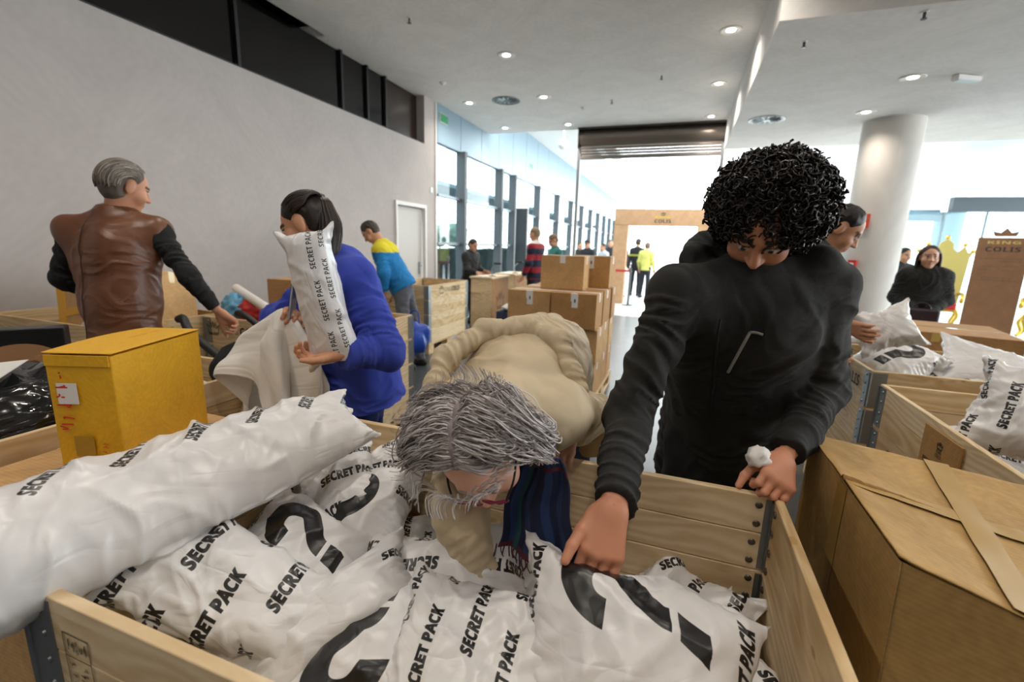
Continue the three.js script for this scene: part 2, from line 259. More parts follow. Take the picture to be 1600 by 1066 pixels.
  const exitSign = (x, y, z, label) => { const t = thing('exit_sign', label, 'sign', [x, y, z]); mesh('box', bx([0, 0, 0], [0.03, 0.16, 0.3], 0.006), trim, t); mesh('face', bx([0.017, 0, 0], [0.004, 0.14, 0.28]), std(0xffffff, 0.4, { map: canvasTex(128, 64, (g, w, h) => { g.fillStyle = '#1f8f58'; g.fillRect(0, 0, w, h); g.fillStyle = '#eaf7ee'; g.fillRect(74, 10, 34, 46); g.fillStyle = '#1f8f58'; g.fillRect(80, 16, 22, 40); g.strokeStyle = '#eaf7ee'; g.lineWidth = 7; g.beginPath(); g.moveTo(60, 32); g.lineTo(18, 32); g.moveTo(32, 18); g.lineTo(17, 32); g.lineTo(32, 46); g.stroke(); }) }), t); };
  exitSign(-4.36, 3.72, -8.2, 'green exit sign at the corner of the plaster wall'); exitSign(-4.36, 3.75, -13.6, 'green exit sign far along the facade cladding');
}
{ // signs on the column, dark totem by the entrance
  const s = thing('extinguisher_sign', 'square red extinguisher sign on the column', 'sign', [2.48, 1.98, -8.28], -0.62); mesh('plate', bx([0, 0, 0], [0.15, 0.2, 0.006], 0.002), std(0xffffff, 0.45, { map: canvasTex(96, 128, (g) => { g.fillStyle = '#d8543c'; g.fillRect(0, 0, 96, 128); g.fillStyle = '#f6e9e4'; g.beginPath(); g.arc(48, 64, 26, 0, 7); g.fill(); g.fillStyle = '#d8543c'; g.fillRect(40, 46, 16, 40); g.fillRect(36, 40, 26, 8); }) }), s);
  const a = thing('alarm_call_point', 'small red fire alarm call point on the column', 'alarm', [2.44, 1.36, -8.3], -0.7); mesh('case', bx([0, 0, 0], [0.11, 0.11, 0.05], 0.006), std(0xc8261d, 0.4), a); mesh('button_glass', bx([0, -0.01, 0.027], [0.06, 0.05, 0.004]), std(0xf0e8e4, 0.3), a);
  const t = thing('dark_totem', 'tall dark security totem standing by the glass entrance', 'totem', [-3.9, 0, -11.6]); mesh('panel', bx([0, 1.2, 0], [0.3, 2.4, 0.12], 0.01), std(0x26282b, 0.35), t); mesh('foot', bx([0, 0.015, 0], [0.42, 0.03, 0.4], 0.005), darkSteel, t);
}
// ---------------------------------------------------------------- wooden crates made of pallet collars
const boardGeos = new Map();
function boardGeo(len, along, v, bh = 0.0955) {   // one planed board, grain along its length
  const key = len + along + v + bh; if (boardGeos.has(key)) return boardGeos.get(key);
  const g = new RoundedBoxGeometry(len, bh, 0.02, 1, 0.0025), p = g.attributes.position, uv = g.attributes.uv;
  for (let i = 0; i < p.count; i++) uv.setXY(i, p.getX(i) + v * 0.37, p.getY(i) + p.getZ(i) + v * 0.131);
  if (along === 'z') g.rotateY(Math.PI / 2);
  boardGeos.set(key, g); return g;
}
const boltGeo = lathe([[0, 0.004], [0.006, 0.0035], [0.0085, 0.001], [0.0085, 0]], 10).rotateX(Math.PI / 2);
function makePallet(parent, L, W, y0 = 0) {
  const g = parent, top = [];
  for (let k = 0; k < 5; k++) mesh('deck_board', bx([0, y0 + 0.133, -W / 2 + 0.07 + k * (W - 0.14) / 4], [L, 0.022, k % 2 ? 0.1 : 0.145], 0.003), woodMats[k % 3], g);
  for (const x of [-L / 2 + 0.07, 0, L / 2 - 0.07]) {
    mesh('stringer', bx([x, y0 + 0.111, 0], [0.145, 0.022, W], 0.003), woodMats[1], g);
    for (const z of [-W / 2 + 0.05, 0, W / 2 - 0.05]) mesh('block', bx([x, y0 + 0.061, z], [0.14, 0.078, 0.1], 0.003), woodMats[0], g);
  }
  for (const z of [-W / 2 + 0.05, 0, W / 2 - 0.05]) mesh('skid', bx([0, y0 + 0.011, z], [L, 0.022, 0.1], 0.003), woodMats[2], g);
}
function makeCrate(label, pos, { L = 1.2, W = 0.8, turn = 0, collars = 4, bolts = false, seed = 1, group, wideTop = false } = {}) {
  const t = thing('pallet_crate', label, 'crate', pos, turn, group), r = rng(seed), y0 = 0.146;
  makePallet(t, L, W);
  const rows = wideTop ? collars * 2 - 1 : collars * 2;
  for (let k = 0; k < rows; k++) {
    const wide = wideTop && k === rows - 1, bh = wide ? 0.193 : 0.0955, y = y0 + k * 0.0973 + (wide ? 0.0973 : 0.0487);
    for (const s of [-1, 1]) {
      const a = mesh('board', boardGeo(L, 'x', Math.floor(r() * 4), bh), woodMats[Math.floor(r() * 3)], t); a.position.set(0, y, s * (W / 2 - 0.01)); if (r() < 0.5) a.rotation.z = Math.PI; a.position.z += (r() - 0.5) * 0.002;
      const b = mesh('board', boardGeo(W - 0.044, 'z', Math.floor(r() * 4), bh), woodMats[Math.floor(r() * 3)], t); b.position.set(s * (L / 2 - 0.01), y, 0); if (r() < 0.5) b.rotation.x = Math.PI; b.position.x += (r() - 0.5) * 0.002;
      if (bolts) for (const e of [-1, 1]) for (const dy of [-0.024, 0.024]) {
        const i = mesh('bolt', boltGeo, boltMat, t); i.position.set(e * (L / 2 - 0.052 + (k % 2) * 0.004), y + dy, s * (W / 2 - 0.021)); if (s > 0) i.rotation.y = Math.PI;
        const j = mesh('bolt', boltGeo, boltMat, t); j.position.set(s * (L / 2 - 0.021), y + dy, e * (W / 2 - 0.055)); j.rotation.y = -s * Math.PI / 2;
      }
    }
  }
  for (let c = 0; c < collars; c++) for (const sx of [-1, 1]) for (const sz of [-1, 1]) {   // steel corner hinges
    const y = y0 + 0.0973 + c * 0.1946, X = sx * L / 2, Z = sz * W / 2;
    const parts = [bx([X + sx * 0.001, y, Z - sz * 0.034], [0.003, 0.178, 0.07]), bx([X - sx * 0.034, y, Z + sz * 0.001], [0.07, 0.178, 0.003]), cyl([X + sx * 0.001, y - 0.088, Z + sz * 0.001], [X + sx * 0.001, y + 0.088, Z + sz * 0.001], 0.006, 0.006, 8), bx([X - sx * 0.0215, y, Z - sz * 0.028], [0.002, 0.18, 0.014]), bx([X - sx * 0.028, y, Z - sz * 0.0215], [0.014, 0.18, 0.002])];
    for (const dy of [-0.07, -0.025, 0.025, 0.07]) { parts.push(cyl([X, y + dy, Z - sz * 0.045], [X + sx * 0.006, y + dy, Z - sz * 0.045], 0.008, 0.006, 8), cyl([X - sx * 0.045, y + dy, Z], [X - sx * 0.045, y + dy, Z + sz * 0.006], 0.008, 0.006, 8)); }
    mesh('corner_hinge', merge(parts), steel, t);
  }
  return t;
}
// flat print: a thin sheet with a drawn alpha
function printMat(w, h, draw, color = 0x17150f, rough = 0.7) { const c = document.createElement('canvas'); c.width = w; c.height = h; const g = c.getContext('2d'); g.fillStyle = '#000'; g.fillRect(0, 0, w, h); g.fillStyle = g.strokeStyle = '#fff'; draw(g, w, h); const t = new THREE.CanvasTexture(c); t.magFilter = THREE.LinearFilter; return std(color, rough, { alphaMap: t, transparent: true }); }
function fitText(g, s, x, y, w, h, font, heavy = 0) { g.save(); g.font = font(100); g.lineWidth = heavy; g.lineJoin = 'miter'; const m = g.measureText(s).width; g.translate(x, y); g.scale(w / m, h / 74); g.textBaseline = 'alphabetic'; g.fillText(s, 0, 74); if (heavy) { g.strokeStyle = g.fillStyle; g.strokeText(s, 0, 74); } g.restore(); }
const bold = (p) => `bold ${p}px sans-serif`, boldSerif = (p) => `bold ${p}px serif`;
function crown(g, x, y, w, h, lw) { g.lineWidth = lw; g.lineJoin = 'round'; g.beginPath(); const P = [[0.1, 0.9], [0, 0.25], [0.22, 0.5], [0.3, 0.08], [0.42, 0.45], [0.5, 0], [0.58, 0.45], [0.7, 0.08], [0.78, 0.5], [1, 0.25], [0.9, 0.9]]; P.forEach(([a, b], i) => (i ? g.lineTo : g.moveTo).call(g, x + a * w, y + b * h)); g.closePath(); g.stroke(); g.beginPath(); g.moveTo(x + 0.12 * w, y + h); g.lineTo(x + 0.88 * w, y + h); g.stroke(); }
// marks too small to read in the photograph: rows of short strokes
function glyphs(g, x, y, w, h, n, seed) { const r = rng(seed), tall = h > w, L = tall ? h : w, T = tall ? w : h; g.lineWidth = Math.max(3, T * 0.1); for (let k = 0; k < n; k++) { const a = (k + 0.15) / n * L, b = (k + 0.8) / n * L; const pts = Array.from({ length: 4 }, () => [lerp(a, b, r()), r() * T]); g.beginPath(); const at = ([p, q]) => [x + (tall ? q : p), y + (tall ? p : q)]; g.lineCap = g.lineJoin = 'round'; g.moveTo(...at(pts[0])); g.quadraticCurveTo(...at(pts[1]), ...at(pts[2])); g.moveTo(...at(pts[3])); g.lineTo(...at([pts[3][0], T - pts[3][1]])); g.stroke(); } }
const logoPrint = printMat(1024, 256, (g) => { crown(g, 20, 40, 210, 170, 9); g.globalAlpha = 0.45; fitText(g, 'KING', 260, 92, 300, 90, bold); g.globalAlpha = 1; fitText(g, 'COLIS', 580, 80, 420, 110, bold); });
function logoOn(t, c, size, rotY) { const p = mesh('printed_logo', new THREE.PlaneGeometry(size, size / 4), logoPrint, t); p.position.set(...c); p.rotation.y = rotY; return p; }

const frontCrate = makeCrate('open pine crate full of white printed mail bags, with an older woman bent into it', [-0.33, 0, -0.745], { L: 1.22, W: 0.8, bolts: true, seed: 4 });
{ // stamped mark on its front face
  const p = mesh('stamp', new THREE.PlaneGeometry(0.07, 0.17), printMat(128, 320, (g) => { g.lineWidth = 4; g.strokeRect(8, 6, 112, 310); g.beginPath(); g.moveTo(8, 84); g.lineTo(120, 84); g.stroke(); glyphs(g, 18, 24, 92, 44, 5, 3); glyphs(g, 64, 104, 44, 200, 9, 5); glyphs(g, 20, 104, 26, 90, 3, 4); }, 0x4a4236, 0.9), frontCrate);
  p.position.set(-0.485, 0.79, 0.4025);
}
const crateA = makeCrate('pine crate with a dark crown logo print, behind the young man in black', [1.55, 0, -3.08], { seed: 9, wideTop: true });
logoOn(crateA, [-0.606, 0.845, 0.02], 0.56, -Math.PI / 2);
const crateB = makeCrate('pine crate with a kraft sign and big serif letters on its side', [1.3, 0, -1.82], { seed: 15, turn: Math.PI / 2 });
{ // local frame of the turned crate: its long face towards -x is at local +z... printed letters and sign
  const p = mesh('printed_letters', new THREE.PlaneGeometry(0.5, 0.17), printMat(512, 176, (g) => fitText(g, 'STORE', 6, 14, 490, 140, boldSerif)), crateB); p.position.set(0.19, 0.62, -0.404); p.rotation.y = Math.PI;
}
{ // kraft board with its crown
  const g = thing('kraft_sign', 'small kraft sign with a crown emblem fixed to the side of a crate', 'sign', [0.893, 0.805, -1.86]); g.rotation.y = -Math.PI / 2; g.rotation.z = 0;
  mesh('board', bx([0, 0, 0], [0.235, 0.19, 0.006], 0.001), std(0xb98a4c, 0.75, { map: cardNoise }), g);
  mesh('sign_print', new THREE.PlaneGeometry(0.22, 0.17).translate(0, 0, 0.0036), printMat(440, 340, (c) => { crown(c, 185, 40, 70, 50, 8); fitText(c, 'KING', 188, 96, 64, 22, bold); fitText(c, 'COLIS', 182, 124, 76, 24, bold); fitText(c, 'PREMIUM PACKAGES', 40, 196, 360, 36, bold); }, 0x3a2a16), g);
}
const crateLeft = makeCrate('pine crate left of the yellow box, holding black plastic parcels', [-2.06, 0, -0.9], { seed: 21, turn: Math.PI / 2 });
const crateBackLeft = makeCrate('pine crate against the plaster wall with a tape-wrapped carton leaning in it', [-3.75, 0, -2.1], { seed: 27 });
const crateMid = makeCrate('pine crate with a logo print behind the pushchair, holding cartons and a white tube', [-2.52, 0, -2.7], { seed: 33, wideTop: true });
logoOn(crateMid, [-0.3, 0.845, 0.406], 0.55, 0);
const crateFar = makeCrate('distant pine crate on a pallet with a crown logo print, near the service door', [-3.45, 0, -5.92], { seed: 39, turn: Math.PI / 2, wideTop: true });
logoOn(crateFar, [0, 0.845, 0.406], 0.66, 0);
logoOn(crateFar, [0.606, 0.85, 0], 0.6, Math.PI / 2);

// ---------------------------------------------------------------- cartons
const tapeMat = phys(0xcdb063, 0.25, { clearcoat: 0.4 }), tapeClear = phys(0xac8a45, 0.5), labelMat = std(0xe9e9e6, 0.5);
function carton(label, pos, [w, h, d], { turn = 0, mat = cardBrown, group, tape = labelMat, tag: withTag = false, category = 'carton' } = {}) {
  const t = thing('carton', label, category, pos, turn, group), e = 0.004;
  mesh('body', merge([bx([0, h / 2, d / 2 - e / 2], [w, h, e]), bx([0, h / 2, -d / 2 + e / 2], [w, h, e]), bx([w / 2 - e / 2, h / 2, 0], [e, h, d - 2 * e]), bx([-w / 2 + e / 2, h / 2, 0], [e, h, d - 2 * e]), bx([0, e / 2, 0], [w, e, d])]), mat, t);
  for (const s of [-1, 1]) mesh('flap', bx([0, h + 0.001, s * (d / 4 + 0.0008)], [w - 0.002, 0.004, d / 2 - 0.002], 0.0012), mat, t);
  mesh('tape', merge([bx([0, h + 0.0036, 0], [w + 0.002, 0.0008, 0.048]), bx([w / 2 + 0.0005, h - 0.035, 0], [0.001, 0.078, 0.048]), bx([-w / 2 - 0.0005, h - 0.035, 0], [0.001, 0.078, 0.048])]), tape, t);
  mesh('tape', merge([bx([0, h - 0.03, d / 2 + 0.0005], [0.05, 0.066, 0.001]), bx([0, h + 0.0036, d / 2 - 0.02], [0.05, 0.0008, 0.04])]), tape, t);
  if (withTag) { mesh('label', bx([w * 0.03, h - 0.06, d / 2 + 0.0012], [0.055, 0.12, 0.0008]), labelMat, t); mesh('label_print', bx([w * 0.03, h - 0.06, d / 2 + 0.002], [0.012, 0.03, 0.0006]), black, t); }
  return t;
}
{ // pallet of cartons in the middle distance
  const t = thing('pallet', 'wooden pallet carrying the stack of brown cartons', 'pallet', [-1.03, 0, -4.5], Math.PI / 2); makePallet(t, 1.2, 0.85);
  const G = 'cartons stacked on the pallet', h = 0.308, lv = (k) => 0.146 + k * (h + 0.005);
  const place = (label, x, k, z, turn, tg) => carton(label, [x, lv(k), z], [0.4, h, 0.36], { turn, group: G, tag: tg, mat: [cardBrown, cardTan, cardMat(0xbd8f58)][(k + Math.round(x * 10 + 20)) % 3] });
  for (const [k, rows] of [[0, [[-1.23, -4.15], [-0.82, -4.15], [-1.23, -4.55], [-0.82, -4.55], [-1.23, -4.93], [-0.82, -4.93]]], [1, [[-1.24, -4.13], [-0.81, -4.15], [-1.23, -4.55], [-0.82, -4.53], [-1.22, -4.93], [-0.82, -4.93]]], [2, [[-1.24, -4.14], [-0.83, -4.12], [-1.23, -4.54], [-0.82, -4.52], [-1.22, -4.93], [-0.81, -4.92]]]])
    rows.forEach(([x, z], i) => place(`brown carton in the pallet's ${['bottom', 'second', 'third'][k]} layer, ${['row behind the beige jacket', 'middle row', 'row facing the arch'][i >> 1]}, ${i % 2 ? 'aisle' : 'counter'} side`, x, k, z, (i % 3 - 1) * 0.03, k > 0));
  place('brown taped carton on top of the pallet stack, front one', -1.02, 3, -4.4, 0.05, false);
  place('brown taped carton on top of the pallet stack, behind the front one', -0.83, 3, -4.84, -0.03, true);
}
// ---------------------------------------------------------------- big carton on the right
{
  const t = thing('large_carton', 'large worn brown carton with yellowed tape, beside the open crate', 'carton', [0.38, 0, -0.83]);
  const Wd = 0.5, D = 0.545, H = 1.0, drop = (x, v) => -x * (0.12 + 0.2 * v) + 0.02 * x * Math.sin(Math.PI * v);
  // u along x, v from back to front; local origin is the front left foot
  const sideLeft = quadGrid((a, b) => [-0.012 * Math.sin(Math.PI * b) * Math.sin(Math.PI * a) + 0.03 * (1 - b), H * b, -D * (1 - a)], 16, 20);
  const front = quadGrid((a, b) => [a * Wd + 0.03 * (1 - b) * (1 - a), H * b + b * drop(a * Wd, 1), 0.012 * Math.sin(Math.PI * a) * Math.sin(Math.PI * b) - 0.004], 20, 20);
  const right = quadGrid((a, b) => [Wd, (H + drop(Wd, 1 - a)) * b, -D * a], 4, 4), back = quadGrid((a, b) => [Wd * (1 - a), (H + drop(Wd * (1 - a), 0)) * b, -D], 10, 4);
  const setUV = (g, su, sv) => { const uv = g.attributes.uv; for (let i = 0; i < uv.count; i++) uv.setXY(i, uv.getX(i) * su, uv.getY(i) * sv); return g; };
  mesh('body', merge([thicken(setUV(sideLeft, D, H), 0.005), thicken(setUV(front, Wd, H), 0.005), thicken(setUV(right, D, H), 0.005), thicken(setUV(back, Wd, H), 0.005)]), cardBig, t);
  const flap = (v0, v1, lift) => thicken(setUV(quadGrid((a, b) => { const v = lerp(v0, v1, b); return [a * Wd, H + 0.006 + drop(a * Wd, v) + lift(a, b) + 0.003 * noise(a * 9, v * 7, 3), -D * (1 - v)]; }, 30, 16), Wd, D / 2), -0.0045);
  mesh('flap', flap(0.505, 1.0, (a, b) => 0.006 * Math.exp(-a * 9)), cardBig, t);
  mesh('flap', flap(-0.002, 0.495, (a, b) => 0.004 * Math.exp(-a * 5) * b), cardBig, t);
  // torn paper lip along the left end of the seam
  mesh('torn_edge', thicken(quadGrid((a, b) => { const u = a * 0.2, wv = (0.012 + 0.012 * Math.abs(noise(a * 14, 3, 1))) * (1 - a), v = 0.5 + (b - 0.5) * wv * 2; return [u - 0.004, H + 0.011 + drop(u, 0.5) + (0.008 + 0.006 * noise(a * 16, b * 5, 4)) * (1 - a) * Math.sin(Math.PI * b), -D * (1 - v)]; }, 24, 6), -0.002), cardDark, t);
  const band = (f) => thicken(quadGrid(f, 24, 4), 0.0006);
  mesh('tape', band((a, b) => { const v = 0.462 + b * 0.08; return [a * Wd, H + 0.011 + drop(a * Wd, v) + 0.003 * noise(a * 9, v * 7, 3), -D * (1 - v)]; }), tapeClear, t);
  mesh('tape', band((a, b) => { const v = 1 - a, u = 0.15 + 0.1 * a + b * 0.052; return [u, H + 0.0114 + drop(u, v) + 0.003 * noise(u / Wd * 9, v * 7, 3), -D * (1 - v)]; }), tapeClear, t);
  mesh('tape', band((a, b) => [-0.0015 - 0.012 * Math.sin(Math.PI * (1 - a * 0.4)) * 0.9 + 0.03 * (a * 0.4), H * (1 - a * 0.4), -D * (0.45 + b * 0.1)]), tapeClear, t);
}
// ---------------------------------------------------------------- carton and yellow box on the left
{
  const t = carton('tall brown carton between the crates, under the yellow box', [-1.3, 0, -0.74], [0.62, 0.87, 0.68], { mat: cardTan, tape: tapeMat });
  const yellow = dataTex(256, 256, (u, v) => { const f = 0.94 + 0.05 * tileNoise(u, v, 40, 2) + 0.03 * tileNoise(u, v, 6, 3); return [f, f * 0.97, f * 0.92]; }, [3, 3]);
  const ym = std(0xf4c128, 0.5, { map: yellow, bumpMap: yellow, bumpScale: 0.0008 });
  const b = thing('yellow_box', 'bright yellow cardboard box with red print on its narrow end', 'box', [-1.327, 0.878, -0.775], 0.37);
  const w = 0.15, h = 0.325, d = 0.315;
  mesh('body', bx([0, h / 2, 0], [w, h, d], 0.004), ym, b);
  mesh('lid_flap', thicken(quadGrid((u, v) => [-w / 2 + u * (w + 0.003), h + 0.004 + 0.006 * Math.sin(v * 3.1) * (1 - u), d / 2 + 0.002 - v * d], 8, 10), -0.003), ym, b);
  mesh('end_flap', bx([0, h - 0.012, d / 2 + 0.003], [w - 0.006, 0.026, 0.003], 0.001), ym, b);
  const red = 0xd5301c;
  mesh('red_print', new THREE.PlaneGeometry(0.05, 0.16).translate(-0.04, h - 0.11, d / 2 + 0.0055), printMat(96, 300, (g) => glyphs(g, 14, 10, 66, 280, 6, 11), red), b);
  mesh('label', bx([-0.03, h - 0.09, d / 2 + 0.0045], [0.045, 0.05, 0.001]), labelMat, b);
  mesh('small_label', bx([-0.01, h - 0.22, d / 2 + 0.0045], [0.045, 0.05, 0.001]), std(0xb58a2a, 0.5), b);
  mesh('red_print', new THREE.PlaneGeometry(0.03, 0.1).translate(0.04, 0.07, d / 2 + 0.004), printMat(64, 200, (g) => { glyphs(g, 8, 50, 30, 145, 8, 12); glyphs(g, 12, 8, 28, 34, 2, 14); }, red), b);
  mesh('red_print', new THREE.PlaneGeometry(0.11, 0.02).rotateX(-Math.PI / 2).rotateY(Math.PI / 2).translate(0.0, h + 0.0105, -0.05), printMat(256, 48, (g) => glyphs(g, 6, 14, 240, 20, 12, 13), red), b);
}
// ---------------------------------------------------------------- plastic mail bags: two sheets sealed at the rim, inflated over their content
function simBag({ W, H, nx, ny, box, press = 0.00002, seed = 1, steps = 65, kick = 0.004, round = 0.03, roll = false, crease = 0.007 }) {
  const r = rng(seed), n1 = nx + 1, id = new Int32Array(2 * n1 * (ny + 1)).fill(-1), P = [], at = (s, i, j) => id[s * n1 * (ny + 1) + j * n1 + i];
  let N = 0;
  for (let s = 0; s < 2; s++) for (let j = 0; j <= ny; j++) for (let i = 0; i <= nx; i++) {
    const k = j * n1 + i, edge = i === 0 || j === 0 || i === nx || j === ny;
    if (s && edge) { id[n1 * (ny + 1) + k] = id[k]; continue; }
    id[s * n1 * (ny + 1) + k] = N++;
    const u = i / nx, v = j / ny, bump = Math.min(1, 6 * Math.min(u, 1 - u)) * Math.min(1, 6 * Math.min(v, 1 - v));
    P.push((u - 0.5) * W, (v - 0.5) * H, (s ? -1 : 1) * (0.004 + bump * box[2] * 0.8) + (r() - 0.5) * kick);
  }
  const p = new Float32Array(P), q = new Float32Array(P), ca = [], cb = [], cl = [], cw = [];
  const add = (a, b, l, w) => { if (a !== b) { ca.push(a); cb.push(b); cl.push(l); cw.push(w); } };
  const dx = W / nx, dy = H / ny, dd = Math.hypot(dx, dy);
  for (let s = 0; s < 2; s++) for (let j = 0; j <= ny; j++) for (let i = 0; i <= nx; i++) {
    if (i < nx && !(s && (j === 0 || j === ny))) add(at(s, i, j), at(s, i + 1, j), dx, 0.5);
    if (j < ny && !(s && (i === 0 || i === nx))) add(at(s, i, j), at(s, i, j + 1), dy, 0.5);
    if (i < nx && j < ny) { add(at(s, i, j), at(s, i + 1, j + 1), dd, 0.22); add(at(s, i + 1, j), at(s, i, j + 1), dd, 0.22); }
    if (i < nx - 1) add(at(s, i, j), at(s, i + 2, j), dx * 2, 0.05);
    if (j < ny - 1) add(at(s, i, j), at(s, i, j + 2), dy * 2, 0.05);
  }
  const M = ca.length, [hx, hy, hz] = box, ph = [r() * 9, r() * 9, r() * 9];
  const tris = []; for (let s = 0; s < 2; s++) for (let j = 0; j < ny; j++) for (let i = 0; i < nx; i++) { const a = at(s, i, j), b = at(s, i + 1, j), c = at(s, i + 1, j + 1), d = at(s, i, j + 1); if (s) tris.push(a, c, b, a, d, c); else tris.push(a, b, c, a, c, d); }
  const f = new Float32Array(N * 3);
  const A = V(), B = V(), Cc = V();
  for (let t = 0; t < steps; t++) {
    f.fill(0);
    for (let k = 0; k < tris.length; k += 3) {
      const a = tris[k] * 3, b = tris[k + 1] * 3, c = tris[k + 2] * 3;
      A.set(p[b] - p[a], p[b + 1] - p[a + 1], p[b + 2] - p[a + 2]); B.set(p[c] - p[a], p[c + 1] - p[a + 1], p[c + 2] - p[a + 2]); Cc.crossVectors(A, B);
      for (const v of [a, b, c]) { f[v] += Cc.x; f[v + 1] += Cc.y; f[v + 2] += Cc.z; }
    }
    const pr = press / (dx * dy);
    for (let v = 0; v < N * 3; v++) { const vel = (p[v] - q[v]) * 0.86; q[v] = p[v]; p[v] += vel + f[v] * pr; }
    for (let it = 0; it < 7; it++) {
      for (let k = 0; k < M; k++) {
        const a = ca[k] * 3, b = cb[k] * 3, x = p[b] - p[a], y = p[b + 1] - p[a + 1], z = p[b + 2] - p[a + 2], l = Math.sqrt(x * x + y * y + z * z) + 1e-9, g = (l - cl[k]) / l * cw[k] * (l < cl[k] ? 0.5 : 1);
        p[a] += x * g; p[a + 1] += y * g; p[a + 2] += z * g; p[b] -= x * g; p[b + 1] -= y * g; p[b + 2] -= z * g;
      }
      for (let v = 0; v < N * 3; v += 3) {   // the content pushes the sheets out
        const X = p[v], Y = p[v + 1], Z = p[v + 2];
        const lump = roll ? 1 : 1 + 0.22 * Math.sin(X * 17 + ph[0]) * Math.sin(Y * 15 + ph[1]);
        let ex, ey, ez;
        if (roll) { const rr = Math.hypot(Y, Z), ax = Math.abs(X); if (ax < hx && rr < hz) { const m = hz / (rr + 1e-6); p[v + 1] = Y * m; p[v + 2] = Z * m; } continue; }
        ex = Math.abs(X) - (hx - round); ey = Math.abs(Y) - (hy - round); ez = Math.abs(Z) - (hz * lump - round);
        const o = Math.hypot(Math.max(ex, 0), Math.max(ey, 0), Math.max(ez, 0)) + Math.min(Math.max(ex, ey, ez), 0) - round;
        if (o < 0) { if (ez > ex - 0.02 && ez > ey - 0.02) p[v + 2] -= Math.sign(Z || 1) * o; else if (ex > ey) p[v] -= Math.sign(X) * o; else p[v + 1] -= Math.sign(Y) * o; }
      }
    }
  }
  // creases of the film
  if (crease > 0) {
    const nor = new Float32Array(N * 3); for (let k = 0; k < tris.length; k += 3) { const a = tris[k] * 3, b = tris[k + 1] * 3, c = tris[k + 2] * 3; A.set(p[b] - p[a], p[b + 1] - p[a + 1], p[b + 2] - p[a + 2]); B.set(p[c] - p[a], p[c + 1] - p[a + 1], p[c + 2] - p[a + 2]); Cc.crossVectors(A, B); for (const v of [a, b, c]) { nor[v] += Cc.x; nor[v + 1] += Cc.y; nor[v + 2] += Cc.z; } }
    const F = Array.from({ length: 12 }, (_, k) => { const a = r() * 3.1416; return [Math.cos(a), Math.sin(a), (k < 6 ? 7 : 17) * (0.7 + 0.7 * r()), r() * 9, (k < 6 ? 1 : 0.22) * (0.6 + 0.8 * r()), r() * 20]; });
    for (let v = 0; v < N; v++) { const x = p[v * 3], y = p[v * 3 + 1], sz = p[v * 3 + 2] > 0 ? 0 : 31; let h = 0; for (const [cx, cy, fq, ph0, am, sd] of F) { const q = (x * cx + y * cy) * fq + ph0 + sz + 1.1 * noise(x * 7 + sd, y * 7, sd + sz), tr = Math.abs(q - Math.floor(q) - 0.5) * 2, mk = smooth(-0.05, 0.35, noise(x * 6 + sd, y * 6 - sd, sd + sz)); h += am * (Math.pow(1 - tr, 3) - 0.25) * mk; }
      const l = Math.hypot(nor[v * 3], nor[v * 3 + 1], nor[v * 3 + 2]) || 1; for (let k = 0; k < 3; k++) p[v * 3 + k] += nor[v * 3 + k] / l * h * crease; }
  }
  // separate vertices for the two sides so that each has its own print
  const pos = [], uv = [], idx = [];
  for (let s = 0; s < 2; s++) for (let j = 0; j <= ny; j++) for (let i = 0; i <= nx; i++) { const v = at(s, i, j) * 3; pos.push(p[v], p[v + 1], p[v + 2]); uv.push(s ? 1 - i / nx : i / nx, j / ny); }
  for (let s = 0; s < 2; s++) for (let j = 0; j < ny; j++) for (let i = 0; i < nx; i++) { const o = s * n1 * (ny + 1), a = o + j * n1 + i, b = a + 1, c = a + n1 + 1, d = a + n1; if (s) idx.push(a, c, b, a, d, c); else idx.push(a, b, c, a, c, d); }
  const g = new THREE.BufferGeometry(); g.setAttribute('position', new THREE.Float32BufferAttribute(pos, 3)); g.setAttribute('uv', new THREE.Float32BufferAttribute(uv, 2)); g.setIndex(idx); g.computeVertexNormals();
  return g;
}
